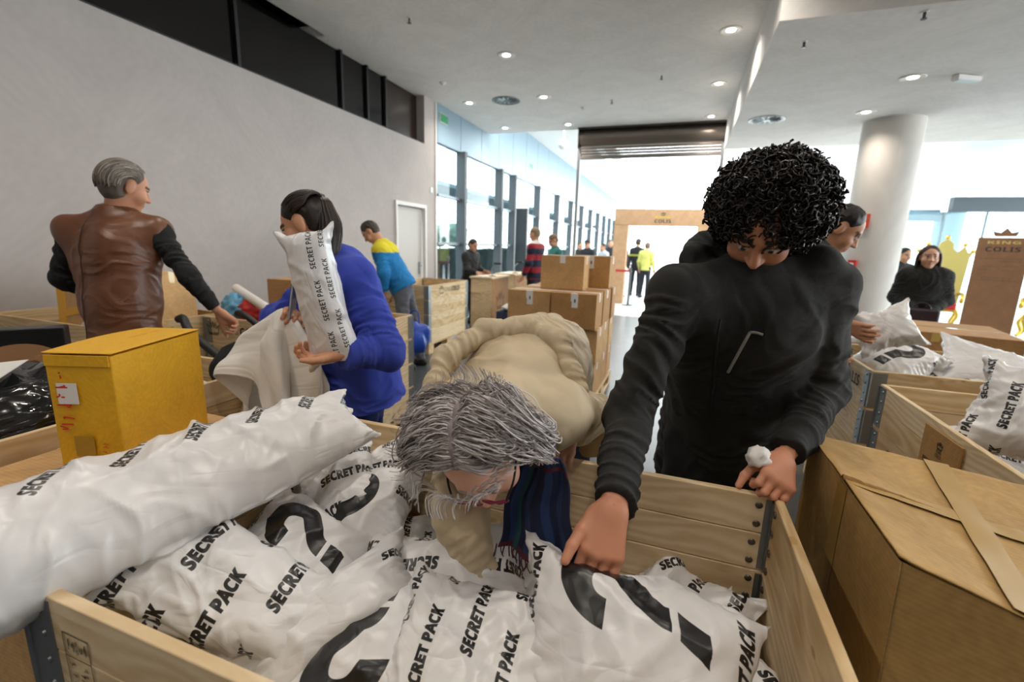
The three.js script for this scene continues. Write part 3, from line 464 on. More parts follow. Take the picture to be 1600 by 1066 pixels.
// print of the bags: rows of words, and on some a big question mark
function questionMark(g, x, y, h, tilt = 0.22) { g.save(); g.translate(x, y); g.transform(1, 0, -tilt, 1, 0, 0); const w = h * 0.6; g.lineWidth = h * 0.235; g.lineCap = 'butt'; g.lineJoin = 'miter'; g.beginPath(); g.moveTo(-w * 0.36, -h * 0.2); g.bezierCurveTo(-w * 0.36, -h * 0.52, w * 0.42, -h * 0.52, w * 0.42, -h * 0.2); g.bezierCurveTo(w * 0.42, 0.02 * h, -w * 0.02, 0, -w * 0.02, h * 0.24); g.stroke(); g.fillRect(-w * 0.02 - h * 0.12, h * 0.3, h * 0.24, h * 0.21); g.restore(); }
function bagTex(W, H, { words = 1, q = true, seed = 1, len = 0.17, gap = 0.088, side = false, qx = 0.5 }) {
  const S = 900 / Math.max(W, H);
  return canvasTex(Math.round(W * S), Math.round(H * S), (g, w, h) => {
    const r = rng(seed); g.fillStyle = '#e9e9ea'; g.fillRect(0, 0, w, h); g.fillStyle = g.strokeStyle = '#131315';
    const tl = len * S, th = tl * 0.155, step = gap * S; let row = 0;
    if (side) { for (let k = 0; k < 7; k++) { g.save(); g.translate((0.06 + k * 0.145) * w, h * 0.36); g.rotate(-0.95); fitText(g, 'SECRET PACK', 0, 0, tl * 0.8, th, bold, 9); g.restore(); } return; }
    for (let y = step * 0.35; y < h; y += step, row++) for (let x = -tl * (row % 2 ? 0.75 : 0.15); x < w; x += tl * 1.42) {
      if (r() > words) continue;
      const cx = x + tl / 2, cy = y + th / 2, hx = q ? 0.085 * S : 0, hy = q ? 0.125 * S : 0;
      if (q && Math.abs(cx - w * qx) < hx + tl / 2 && Math.abs(cy - h / 2) < hy) continue;
      g.save(); g.translate(x, y); g.transform(1, 0, -0.1, 1, 0, 0); fitText(g, 'SECRET PACK', 0, 0, tl, th, bold, 9); g.restore();
    }
    if (q) questionMark(g, w * qx, h / 2, 0.22 * S);
  });
}
const crinkle = dataTex(512, 512, (u, v) => { const w = 0.05 * tileNoise(u, v, 5, 6), a = Math.abs(tileNoise(u + w, v, 6, 4)), b = Math.abs(tileNoise(u, v + w, 11, 8)), c = tileNoise(u, v, 4, 2); return grey(0.3 + 0.9 * Math.min(a * 1.2, b) + 0.5 * Math.min(0.2, a) + 0.15 * c); }, [0.8, 0.8], false);
const bagMat = (map) => phys(0xf7f7f7, 0.36, { map, bumpMap: crinkle, bumpScale: 0.0035, clearcoat: 0.3, clearcoatRoughness: 0.3 });
const bagKinds = {
  q: { W: 0.42, H: 0.44, nx: 72, ny: 76, box: [0.145, 0.15, 0.06], seed: 3, press: 0.000003, kick: 0.02 },
  flat: { W: 0.4, H: 0.42, nx: 70, ny: 74, box: [0.13, 0.14, 0.045], seed: 9, press: 0.000002, kick: 0.02 },
  wide: { W: 0.46, H: 0.38, nx: 80, ny: 66, box: [0.165, 0.115, 0.06], seed: 14, press: 0.000003, kick: 0.02 },
  narrow: { W: 0.27, H: 0.46, nx: 54, ny: 92, box: [0.08, 0.165, 0.05], seed: 25, press: 0.000002, kick: 0.02, round: 0.02 },
  small: { W: 0.3, H: 0.28, nx: 52, ny: 48, box: [0.09, 0.08, 0.04], seed: 19, kick: 0.03, press: 0.000004, crease: 0.011 },
};
const bagGeo = {}, bagMats = {};
for (const [k, o] of Object.entries(bagKinds)) { bagGeo[k] = simBag(o); bagMats[k] = [bagMat(bagTex(o.W, o.H, { q: true, seed: o.seed })), bagMat(bagTex(o.W, o.H, { q: false, seed: o.seed + 1 })), bagMat(bagTex(o.W, o.H, { q: false, words: 0.12, seed: o.seed + 2 }))]; }
const seamGeo = {};
function orient(o, c, T, N) { const n = V(...N).normalize(), x = V(...T).addScaledVector(n, -V(...T).dot(n)).normalize(), y = n.clone().cross(x); o.quaternion.setFromRotationMatrix(new THREE.Matrix4().makeBasis(x, y, n)); o.position.set(...c); return o; }
function bag(kind, variant, c, T, N, label, group, scale = [1, 1, 1]) {
  const g = thing('mail_bag', label, 'mail bag', [0, 0, 0], 0, group);
  mesh('sleeve', bagGeo[kind], bagMats[kind][variant], g);
  orient(g, c, T, N); g.scale.set(...scale); return g;
}
const G1 = 'printed mail bags heaped in the open crate';
bag('q', 0, [-0.75, 0.735, -0.915], [0.982, 0.069, -0.173], [0.05, 0.8, 0.6], 'white mail bag with an upright black question mark, against the far corner of the crate', null, [0.85, 0.88, 1]);
bag('narrow', 1, [-0.745, 0.80, -0.565], [-0.035, 0.394, -0.918], [0.5, 0.8, 0.33], 'white mail bag with steeply slanting words, propped under the long plain bag');
bag('q', 0, [-0.76, 0.745, -0.72], [-0.169, 0.156, -0.973], [0.42, 0.9, 0.1], 'white mail bag with a question mark, lying beneath the long plain bag', null, [0.85, 0.85, 1]);
bag('wide', 2, [-0.585, 0.71, -0.64], [0.52, 0.248, -0.817], [0.3, 0.85, 0.45], 'nearly plain white mail bag folded over beside the slanting-word bag', null, [1, 0.62, 1.1]);
bag('wide', 1, [-0.43, 0.70, -0.80], [-0.94, -0.173, 0.295], [0.0, 0.86, 0.5], 'white mail bag with upside-down words below the sleeve of the bent woman');
bag('q', 0, [-0.475, 0.675, -0.61], [-0.943, -0.128, 0.307], [-0.05, 0.97, 0.25], 'white mail bag with a big upside-down question mark at the near wall of the crate');
bag('flat', 1, [-0.29, 0.735, -0.62], [-0.054, 0.511, -0.858], [0.1, 0.86, 0.5], 'white mail bag with words running upward, next to the bag being lifted', null, [0.85, 0.8, 1]);
{ // the lifted bag: its far end sags, the mark sits near the upper edge
  const g = bagGeo.q.clone(), p = g.attributes.position; for (let i = 0; i < p.count; i++) { const y = p.getY(i), s = Math.min(0, y + 0.06); p.setX(i, p.getX(i) + 0.42 * s); p.setZ(i, p.getZ(i) * 0.8 + 0.25 * s * s); } g.computeVertexNormals();
  const t = thing('mail_bag', 'white mail bag with a sideways question mark, lifted by the young man', 'mail bag'); mesh('sleeve', g, bagMat(bagTex(0.42, 0.44, { q: true, seed: 63, qx: 0.76 })), t); orient(t, [-0.02, 0.75, -0.715], [-0.01, 0.687, -0.726], [0.1, 0.72, 0.68]); t.scale.set(0.98, 1.15, 1);
}
bag('small', 1, [0.02, 0.6, -1.04], [0.875, 0.343, -0.343], [0.0, 0.7, 0.7], 'small crumpled mail bag at the far wall of the crate, behind the lifted bag');
bag('small', 1, [0.11, 0.625, -1.0], [0.315, 0.585, -0.747], [-0.3, 0.8, 0.5], 'small peaked mail bag standing up in the far right corner of the crate');
bag('small', 1, [0.16, 0.6, -0.93], [0.458, -0.161, 0.874], [-0.5, 0.76, 0.4], 'small crumpled mail bag against the right wall of the crate');
bag('small', 1, [-0.39, 0.58, -1.03], [0.97, -0.145, 0.194], [0.0, 0.8, 0.6], 'small mail bag behind the forearm of the bent woman');
bag('flat', 1, [-0.65, 0.6, -0.99], [-0.344, 0.558, -0.755], [0.2, 0.83, 0.5], 'mail bag lying directly under the hair of the bent woman', null, [0.7, 0.7, 1]);
bag('small', 1, [-0.78, 0.79, -1.06], [0.857, 0.412, -0.309], [0.0, 0.6, 0.8], 'small glossy mail bag in the far left corner of the crate', null, [0.8, 0.8, 1]);
bag('small', 1, [-0.8, 0.81, -0.92], [0.64, 0.286, -0.713], [0.2, 0.83, 0.52], 'small mail bag with slanting words behind the question-mark bag', null, [0.9, 0.9, 1]);
bag('wide', 1, [-0.62, 0.62, -0.55], [0.857, 0.155, -0.491], [0.0, 0.95, 0.3], 'mail bag wedged against the near wall under the folded-over bag', null, [0.9, 0.8, 1]);
bag('q', 1, [-0.16, 0.53, -0.93], [1, 0, 0], [0.0, 0.92, 0.4], 'mail bag lying low in the middle of the crate behind the lifted bag', null, [0.9, 0.9, 1]);
bag('wide', 1, [0.06, 0.55, -0.82], [0.908, 0.321, -0.268], [-0.2, 0.9, 0.4], 'mail bag lying low along the right side of the crate', null, [0.85, 0.85, 1]);
for (const [x, z, a] of [[-0.72, -0.6, 0.3], [-0.7, -0.92, 1.4], [-0.35, -0.6, 2.2], [-0.33, -0.94, 0.2], [0.05, -0.6, 1.1]]) for (const y of [0.48]) bag('q', 1, [x, y, z], [Math.cos(a + y * 9), 0, Math.sin(a + y * 9)], [0.05, 1, 0.08], 'printed mail bag buried in the lower layers of the open crate', 'bags buried in the open crate', [0.9, 0.85, 0.9]);
{ // the long plain bag on the crate corner
  const o = { W: 0.8, H: 0.32, nx: 150, ny: 60, box: [0.33, 0.1, 0.062], seed: 31, roll: true, press: 0.00001, kick: 0.03, crease: 0.009 };
  const t = thing('long_mail_bag', 'long rounded white mail bag laid across the corner of the open crate', 'mail bag');
  const g = simBag(o), p = g.attributes.position;
  for (let i = 0; i < p.count; i++) { const x = p.getX(i), y = p.getY(i), z = p.getZ(i); const u = x / 0.4; p.setXYZ(i, x, y * (1 - 0.42 * u * u * (u > 0 ? 1 : 0)), z * (0.9 - 0.36 * u)); }
  g.computeVertexNormals();
  mesh('sleeve', g, bagMat(bagTex(0.8, 0.32, { side: true, q: false, len: 0.15 })), t);
  orient(t, [-0.90, 0.985, -0.61], [0.36, 0.13, -0.92], [0.45, 0.85, 0.28]);
}
const G2 = 'mail bags in the crates on the right';
bag('q', 0, [1.16, 0.9, -3.03], [0.754, -0.331, 0.567], [-0.1, 0.8, 0.6], 'white mail bag with a black question mark in the logo crate');
bag('wide', 2, [1.62, 0.88, -3.1], [0.945, -0.272, 0.183], [0.1, 0.78, 0.62], 'plain grey-white mail bag peaked up in the logo crate', null, [1.1, 1.2, 1]);
bag('flat', 1, [1.42, 0.82, -3.05], [0.5, 0, 0.8], [0, 1, 0.1], 'mail bag lying flat between the two others in the logo crate');
bag('q', 1, [1.2, 0.96, -1.98], [0.341, 0.827, -0.447], [-0.35, 0.55, 0.75], 'bulky white mail bag with scattered words standing in the sign crate');
bag('wide', 1, [1.19, 0.78, -1.72], [0.3, 0.9, -0.3], [-0.5, 0.5, 0.7], 'white mail bag leaning below the bulky one in the sign crate');
bag('flat', 2, [1.15, 0.72, -2.15], [0.989, -0.045, 0.141], [0.0, 0.95, 0.3], 'nearly plain white mail bag lying low in the sign crate');
// ---------------------------------------------------------------- figures: distance fields meshed with surface nets
function surfaceNets(f, lo, hi, cell, color) {
  const n = [0, 1, 2].map((k) => Math.max(4, Math.ceil((hi[k] - lo[k]) / cell) + 1)), [nx, ny, nz] = n, S = new Float32Array(nx * ny * nz), B = 6;
  for (let bz = 0; bz < nz; bz += B) for (let by = 0; by < ny; by += B) for (let bx0 = 0; bx0 < nx; bx0 += B) {
    const ex = Math.min(bx0 + B, nx), ey = Math.min(by + B, ny), ez = Math.min(bz + B, nz);
    const c = f(lo[0] + (bx0 + ex - 1) / 2 * cell, lo[1] + (by + ey - 1) / 2 * cell, lo[2] + (bz + ez - 1) / 2 * cell), far = Math.abs(c) > B * cell * 1.35;
    for (let z = bz; z < ez; z++) for (let y = by; y < ey; y++) for (let x = bx0; x < ex; x++) S[(z * ny + y) * nx + x] = far ? c : f(lo[0] + x * cell, lo[1] + y * cell, lo[2] + z * cell);
  }
  const vid = new Int32Array(nx * ny * nz).fill(-1), pos = [], idx = [], I = (x, y, z) => (z * ny + y) * nx + x;
  for (let z = 0; z < nz - 1; z++) for (let y = 0; y < ny - 1; y++) for (let x = 0; x < nx - 1; x++) {
    let m = 0, sx = 0, sy = 0, sz = 0, cnt = 0; const v = [];
    for (let k = 0; k < 8; k++) { const s = S[I(x + (k & 1), y + ((k >> 1) & 1), z + (k >> 2))]; v.push(s); if (s < 0) m++; }
    if (m === 0 || m === 8) continue;
    for (const [a, b] of EDGES) if ((v[a] < 0) !== (v[b] < 0)) { const t = v[a] / (v[a] - v[b]); sx += lerp(a & 1, b & 1, t); sy += lerp((a >> 1) & 1, (b >> 1) & 1, t); sz += lerp(a >> 2, b >> 2, t); cnt++; }
    vid[I(x, y, z)] = pos.length / 3; pos.push(lo[0] + (x + sx / cnt) * cell, lo[1] + (y + sy / cnt) * cell, lo[2] + (z + sz / cnt) * cell);
  }
  const quad = (a, b, c, d, flip) => { if (a < 0 || b < 0 || c < 0 || d < 0) return; if (flip) idx.push(a, c, b, a, d, c); else idx.push(a, b, c, a, c, d); };
  for (let z = 1; z < nz - 1; z++) for (let y = 1; y < ny - 1; y++) for (let x = 1; x < nx - 1; x++) {
    const s = S[I(x, y, z)] < 0;
    if (s !== S[I(x + 1, y, z)] < 0) quad(vid[I(x, y - 1, z - 1)], vid[I(x, y, z - 1)], vid[I(x, y, z)], vid[I(x, y - 1, z)], !s);
    if (s !== S[I(x, y + 1, z)] < 0) quad(vid[I(x - 1, y, z - 1)], vid[I(x - 1, y, z)], vid[I(x, y, z)], vid[I(x, y, z - 1)], !s);
    if (s !== S[I(x, y, z + 1)] < 0) quad(vid[I(x - 1, y - 1, z)], vid[I(x, y - 1, z)], vid[I(x, y, z)], vid[I(x - 1, y, z)], !s);
  }
  const N = pos.length / 3, nor = new Float32Array(N * 3), uv = new Float32Array(N * 2), col = color ? new Float32Array(N * 3) : null, e = cell * 0.6;
  for (let i = 0; i < N; i++) {
    const x = pos[i * 3], y = pos[i * 3 + 1], z = pos[i * 3 + 2];
    const f0 = f(x, y, z); let gx = f(x + e, y, z) - f0, gy = f(x, y + e, z) - f0, gz = f(x, y, z + e) - f0; const l = Math.hypot(gx, gy, gz) || 1;
    nor[i * 3] = gx / l; nor[i * 3 + 1] = gy / l; nor[i * 3 + 2] = gz / l; uv[i * 2] = (x * 0.8 + z * 0.6); uv[i * 2 + 1] = y + (x * 0.3 - z * 0.4) * Math.abs(gy / l);
    if (col) { const c = color(x, y, z); col[i * 3] = c[0]; col[i * 3 + 1] = c[1]; col[i * 3 + 2] = c[2]; }
  }
  const g = new THREE.BufferGeometry(); g.setAttribute('position', new THREE.Float32BufferAttribute(pos, 3)); g.setAttribute('normal', new THREE.BufferAttribute(nor, 3)); g.setAttribute('uv', new THREE.BufferAttribute(uv, 2)); if (col) g.setAttribute('color', new THREE.BufferAttribute(col, 3)); g.setIndex(idx);
  return g;
}
const EDGES = [[0, 1], [2, 3], [4, 5], [6, 7], [0, 2], [1, 3], [4, 6], [5, 7], [0, 4], [1, 5], [2, 6], [3, 7]];
const smin = (a, b, k) => { const h = Math.max(k - Math.abs(a - b), 0) / k; return Math.min(a, b) - h * h * k * 0.25; };
// a rounded cone from a to b; flat = [direction, factor] squeezes it; cut = true ends it square at b
function limb(a, b, ra, rb, o = {}) { const d = [b[0] - a[0], b[1] - a[1], b[2] - a[2]], L2 = d[0] ** 2 + d[1] ** 2 + d[2] ** 2 || 1e-9; return { a, b, ra, rb, d, L2, L: Math.sqrt(L2), k: o.k ?? 0.03, n: o.flat?.[0], s: o.flat?.[1] ?? 1, cut: o.cut, cutA: o.cutA, w: o.w ?? 0, wf: o.wf ?? 26, ph: (a[0] * 13.7 + a[1] * 7.3 + b[2] * 5.1) % 10 }; }
function evalLimb(m, x, y, z) {
  const px = x - m.a[0], py = y - m.a[1], pz = z - m.a[2], t0 = (px * m.d[0] + py * m.d[1] + pz * m.d[2]) / m.L2, t = clamp(t0);
  let ex = px - m.d[0] * t, ey = py - m.d[1] * t, ez = pz - m.d[2] * t;
  if (m.n) { const q = ex * m.n[0] + ey * m.n[1] + ez * m.n[2], w = (m.s - 1) * q; ex += m.n[0] * w; ey += m.n[1] * w; ez += m.n[2] * w; }
  let r = Math.sqrt(ex * ex + ey * ey + ez * ez) - lerp(m.ra, m.rb, t);
  if (m.n && m.s > 1) r /= Math.sqrt(m.s);
  if (m.w && r < 0.05 && r > -0.05) { const q = t * m.L * m.wf + m.ph + 2.2 * noise(x * 5, y * 5, z * 5 + m.ph), n1 = Math.abs(noise(q, x * 6 + m.ph, z * 6 - y * 4)); r += m.w * (Math.min(1, n1 * 2.6) - 0.55); }
  if (m.cut) r = Math.max(r, (t0 - 1) * m.L); if (m.cutA) r = Math.max(r, -t0 * m.L);
  return r;
}
const field = (prims) => (x, y, z) => { let d = 1e3; for (const m of prims) { const v = evalLimb(m, x, y, z); d = d > 500 ? v : smin(d, v, m.k); } return d; };
function boundsOf(prims, pad) { const lo = [1e9, 1e9, 1e9], hi = [-1e9, -1e9, -1e9]; for (const m of prims) for (let k = 0; k < 3; k++) { lo[k] = Math.min(lo[k], m.a[k] - m.ra, m.b[k] - m.rb); hi[k] = Math.max(hi[k], m.a[k] + m.ra, m.b[k] + m.rb); } return [lo.map((v) => v - pad), hi.map((v) => v + pad)]; }
const add3 = (a, b, s = 1) => [a[0] + b[0] * s, a[1] + b[1] * s, a[2] + b[2] * s], sub3 = (a, b) => [a[0] - b[0], a[1] - b[1], a[2] - b[2]], mix3 = (a, b, t) => [lerp(a[0], b[0], t), lerp(a[1], b[1], t), lerp(a[2], b[2], t)], dot3 = (a, b) => a[0] * b[0] + a[1] * b[1] + a[2] * b[2], unit = (a) => { const l = Math.hypot(...a) || 1; return [a[0] / l, a[1] / l, a[2] / l]; }, cross3 = (a, b) => [a[1] * b[2] - a[2] * b[1], a[2] * b[0] - a[0] * b[2], a[0] * b[1] - a[1] * b[0]];
const lin = (hex) => { const c = new THREE.Color(hex); return [c.r, c.g, c.b]; };
// head: frame from the face direction and the crown direction
function headFrame(c, F, U, s = 1) { const f = unit(F), u0 = unit(U), r = unit(cross3(u0, f)), u = cross3(f, r); return { c, f, u, r, s, to: (x, y, z) => { const p = [x - c[0], y - c[1], z - c[2]]; return [dot3(p, r) / s, dot3(p, u) / s, dot3(p, f) / s]; }, at: (x, y, z) => [0, 1, 2].map((k) => c[k] + (r[k] * x + u[k] * y + f[k] * z) * s) }; }
const ell = (x, y, z, cx, cy, cz, a, b, c) => { const X = (x - cx) / a, Y = (y - cy) / b, Z = (z - cz) / c, l = Math.sqrt(X * X + Y * Y + Z * Z); return (l - 1) * Math.min(a, b, c); };
const cap = (x, y, z, a, b, ra, rb) => evalLimb({ a, b, ra, rb, d: sub3(b, a), L2: dot3(sub3(b, a), sub3(b, a)) || 1e-9, s: 1 }, x, y, z);
function headLocal(x, y, z) {
  let d = ell(x, y, z, 0, 0.03, -0.012, 0.076, 0.088, 0.096);
  d = smin(d, ell(x, y, z, 0, -0.04, 0.022, 0.058, 0.074, 0.066), 0.03);
  const ax = Math.abs(x);
  d = smin(d, ell(ax, y, z, 0.04, -0.032, 0.048, 0.03, 0.03, 0.032), 0.02);
  d = smin(d, ell(x, y, z, 0, -0.098, 0.052, 0.026, 0.02, 0.026), 0.025);
  d = smin(d, cap(x, y, z, [-0.03, 0.024, 0.076], [0.03, 0.024, 0.076], 0.011, 0.011), 0.015);
  d = Math.max(d, -ell(ax, y, z, 0.031, 0.003, 0.1, 0.021, 0.013, 0.02));
  d = smin(d, ell(ax, y, z, 0.031, 0.003, 0.077, 0.0135, 0.012, 0.0125), 0.003);
  d = smin(d, cap(x, y, z, [0, 0.012, 0.082], [0, -0.028, 0.104], 0.008, 0.0125), 0.012);
  d = smin(d, ell(ax, y, z, 0.012, -0.03, 0.09, 0.009, 0.008, 0.012), 0.008);
  d = smin(d, cap(ax, y, z, [0, -0.056, 0.087], [0.02, -0.059, 0.078], 0.007, 0.004), 0.006);
  d = smin(d, cap(ax, y, z, [0, -0.069, 0.084], [0.017, -0.066, 0.077], 0.0075, 0.004), 0.006);
  d = smin(d, ell(ax, y, z, 0.08, -0.005, -0.01, 0.01, 0.032, 0.02), 0.01);
  return d;
}
function headColor(l, skin, o) {
  const [x, y, z] = l, ax = Math.abs(x); let c = skin;
  if (z > 0.05) {
    if (Math.hypot(x * 0.9, (y + 0.063) * 2.4) < 0.02) c = mix3(c, o.lips ?? [skin[0] * 0.75, skin[1] * 0.5, skin[2] * 0.5], 0.7);
    if (Math.abs(y - 0.03 + (ax - 0.03) * 0.15) < 0.006 && ax > 0.012 && ax < 0.052) c = o.brow ?? [0.03, 0.02, 0.015];
    if (Math.hypot(ax - 0.031, (y - 0.003) * 1.7) < 0.014) c = [0.55, 0.5, 0.46];
    if (Math.hypot(ax - 0.031, y - 0.003) < 0.0062) c = [0.03, 0.018, 0.012];
    if (ax > 0.016 && ax < 0.046 && Math.abs(y - 0.0125) < 0.0026) c = [0.03, 0.02, 0.018];
    if (o.beard && (y < -0.04 && Math.hypot(x, (y + 0.062) * 1.3) > 0.024)) c = mix3(c, o.beard, 0.55);
  }
  return c;
}
// hand: wrist w, direction d, palm normal n (the side the fingers curl to), thumb side s
function handPrims(w, d0, n0, { curl = [0.35, 0.4, 0.45, 0.5], thumb = [0.5, 0.3, 0.2], side = 1, size = 1, spread = 0.06 } = {}) {
  const d = unit(d0), n = unit(sub3(n0, d.map((v) => v * dot3(n0, d)))), s = cross3(d, n).map((v) => v * side), P = [], q = size;
  const at = (a, b, c) => [0, 1, 2].map((k) => w[k] + (d[k] * a + s[k] * b + n[k] * c) * q);
  P.push(limb(at(-0.015, 0, 0), at(0.012, 0, 0), 0.026 * q, 0.026 * q, { k: 0.012, flat: [n, 1.3] }));
  for (const b of [-0.024, -0.008, 0.009, 0.025]) P.push(limb(at(0.008, b * 0.6, 0), at(0.088 - Math.abs(b - 0.009) * 0.25, b * 1.15, 0), 0.0165 * q, 0.0135 * q, { k: 0.012 }));
  P.push(limb(at(0.015, 0.02, 0.008), at(0.055, 0.03, 0.012), 0.017 * q, 0.013 * q, { k: 0.014 }));
  const len = [0.066, 0.076, 0.072, 0.056], off = [0.0285, 0.0095, -0.0095, -0.028];
  for (let i = 0; i < 4; i++) {
    let p = at(0.088 - Math.abs(off[i] - 0.0095) * 0.28, off[i] * 1.12, 0), ang = curl[i] * 0.6, fan = off[i] * spread * 40 * 0.06;
    for (let k = 0; k < 3; k++) {
      const l = len[i] * [0.46, 0.3, 0.26][k] * q * 1.06, dir = unit([0, 1, 2].map((j) => d[j] * Math.cos(ang) + n[j] * Math.sin(ang) + s[j] * fan)), b = add3(p, dir, l);
      P.push(limb(p, b, [0.0098, 0.009, 0.0082][k] * q, [0.009, 0.0082, 0.0072][k] * q, { k: k ? 0.003 : 0.006 })); p = b; ang += curl[i] * [1.1, 0.9, 0][k];
    }
  }
  let p = at(0.022, 0.03, 0.01), o = thumb[0], c = thumb[1];
  for (let k = 0; k < 3; k++) { const l = [0.042, 0.034, 0.028][k] * q, dir = unit([0, 1, 2].map((j) => d[j] * Math.cos(o) + s[j] * Math.sin(o) + n[j] * Math.sin(c))), b = add3(p, dir, l); P.push(limb(p, b, [0.0145, 0.0115, 0.0105][k] * q, [0.0115, 0.0105, 0.0085][k] * q, { k: k ? 0.004 : 0.012 })); p = b; o -= thumb[2]; c += thumb[2] * 0.6; }
  return P;
}
function skinMat() { return phys(0xffffff, 0.52, { vertexColors: true, sheen: 0.15, sheenColor: new THREE.Color(0.9, 0.5, 0.4) }); }
const SKINMAT = skinMat();
// joints of a standing figure, facing +z before the turn
function stand({ x, z, turn = 0, h = 1.72, lean = 0, L, R, look = [0, -0.15, 1], headTilt = 0 }) {
  const s = h / 1.75, c = Math.cos(turn), n = Math.sin(turn), W = (p) => { let [a, b, d] = p; if (b > 0.95) { const t = b - 0.95; d += Math.sin(lean) * t; b = 0.95 + Math.cos(lean) * t; } return [x + (a * c + d * n) * s, b * s, z + (-a * n + d * c) * s]; }, D = (p) => unit([p[0] * c + p[2] * n, p[1], -p[0] * n + p[2] * c]);
  L = L ?? [[0.24, 1.14, -0.02], [0.24, 0.9, 0.08]]; R = R ?? [[-0.24, 1.14, -0.02], [-0.24, 0.9, 0.08]];
  return { pelvis: W([0, 0.97, 0]), waist: W([0, 1.1, 0.01]), chest: W([0, 1.32, 0.0]), neck: W([0, 1.475, -0.015]), head: W([0, 1.625, 0.03]), F: D(look), U: D([0, 1, 0.15 + headTilt]), front: D([0, 0, 1]), lsh: W([0.168, 1.41, -0.01]), rsh: W([-0.168, 1.41, -0.01]), lel: W(L[0]), lwr: W(L[1]), rel: W(R[0]), rwr: W(R[1]), lhip: W([0.09, 0.93, 0]), rhip: W([-0.09, 0.93, 0]), lkn: W([0.1, 0.5, 0.03]), rkn: W([-0.1, 0.5, 0.03]), lan: W([0.105, 0.08, -0.02]), ran: W([-0.105, 0.08, -0.02]), dir: D };
}
// garments from joints
function coatPrims(J, { fat = 1, belly = fat, arm = 1, hem = 0.1, cuff = 1, sleeves = true, collar = 0.062, shoulder = 0.062, flat = 1.35, w = 0.012, wt = 0.009 } = {}) {
  const P = [], down = unit(sub3(J.pelvis, J.waist)), fl = [J.front, flat];
  P.push(limb(J.chest, J.waist, 0.165 * fat, 0.15 * belly, { flat: fl, k: 0.05, w: wt, wf: 13 }), limb(J.waist, add3(J.pelvis, down, hem), 0.15 * belly, 0.168 * belly, { flat: [J.front, flat * 0.92], k: 0.05, cut: true, w: wt, wf: 16 }));
  P.push(limb(J.rsh, J.lsh, shoulder * arm, shoulder * arm, { k: 0.07 }), limb(J.neck, J.rsh, 0.055, 0.05, { k: 0.06 }), limb(J.neck, J.lsh, 0.055, 0.05, { k: 0.06 }), limb(mix3(J.chest, J.neck, 0.5), add3(J.neck, sub3(J.neck, J.chest), 0.15), 0.085, collar, { k: 0.05, cut: true }));
  for (const s of ['l', 'r']) { const o = sub3(J[s + 'sh'], J.chest), q = [o[0], 0, o[2]]; P.push(limb(add3(mix3(J[s + 'sh'], J.chest, 0.35), [0, -0.03, 0]), add3(J.waist, q, 0.42), 0.075 * fat, 0.075 * belly, { k: 0.07, w: wt, wf: 14 })); }
  if (sleeves) for (const s of ['l', 'r']) { const sh = J[s + 'sh'], el = J[s + 'el'], wr = J[s + 'wr']; P.push(limb(sh, el, 0.064 * arm, 0.058 * arm, { k: 0.045, w, wf: 24 }), limb(el, mix3(el, wr, cuff), 0.058 * arm, 0.045 * arm, { k: 0.03, cut: true, w: w * 0.55, wf: 32 })); }
  return P;
}
function legPrims(J, { fat = 1, low = 1 } = {}) {
  const P = [limb(J.waist, mix3(J.lhip, J.rhip, 0.5), 0.12 * fat, 0.145 * fat, { flat: [J.front, 1.3], k: 0.05 })];
  for (const s of ['l', 'r']) P.push(limb(J[s + 'hip'], J[s + 'kn'], 0.092 * fat, 0.066 * fat, { k: 0.04, w: 0.008, wf: 18 }), limb(J[s + 'kn'], mix3(J[s + 'kn'], J[s + 'an'], low), 0.066 * fat, 0.055 * fat, { k: 0.03, cut: true, w: 0.01, wf: 24 }));
  return P;
}
function addShoes(J, m, t) { for (const s of ['l', 'r']) mesh('shoe', garment(shoePrims(J, s), 0.014, { amp: 0 }), m, t); }
function shoePrims(J, s) { const P = []; { const a = J[s + 'an'], y = Math.max(0.04, a[1] - 0.04), f = J.footDir ?? J.front; P.push(limb([a[0] - f[0] * 0.04, y, a[2] - f[2] * 0.04], [a[0] + f[0] * 0.13, y - 0.005, a[2] + f[2] * 0.13], 0.042, 0.036, { k: 0.02 }), limb(a, [a[0], y, a[2]], 0.046, 0.044, { k: 0.03 })); } return P; }
const folds = (amp, freq = 7, seed = 0) => (x, y, z) => amp * ((1 - 2 * Math.abs(noise(x * freq + seed, y * freq * 0.75, z * freq))) * 0.7 + 0.5 * noise(x * freq * 2.3, y * freq * 1.9 + seed, z * freq * 2.3));
function garment(prims, cell, { amp = 0.006, freq = 7, seed = 1, color, extra } = {}) {
  const f0 = field(prims), fd = folds(amp, freq, seed), f = (x, y, z) => { const d = f0(x, y, z); let v = d > 0.06 || d < -0.06 ? d : d + fd(x, y, z); if (extra) v = extra(v, x, y, z); return v; };
  return surfaceNets(f, ...boundsOf(prims, 0.03 + amp * 2), cell, color);
}
function paint(g, c) { const n = g.attributes.position.count, a = new Float32Array(n * 3); for (let i = 0; i < n; i++) { a[i * 3] = c[0]; a[i * 3 + 1] = c[1]; a[i * 3 + 2] = c[2]; } g.setAttribute('color', new THREE.BufferAttribute(a, 3)); return g; }
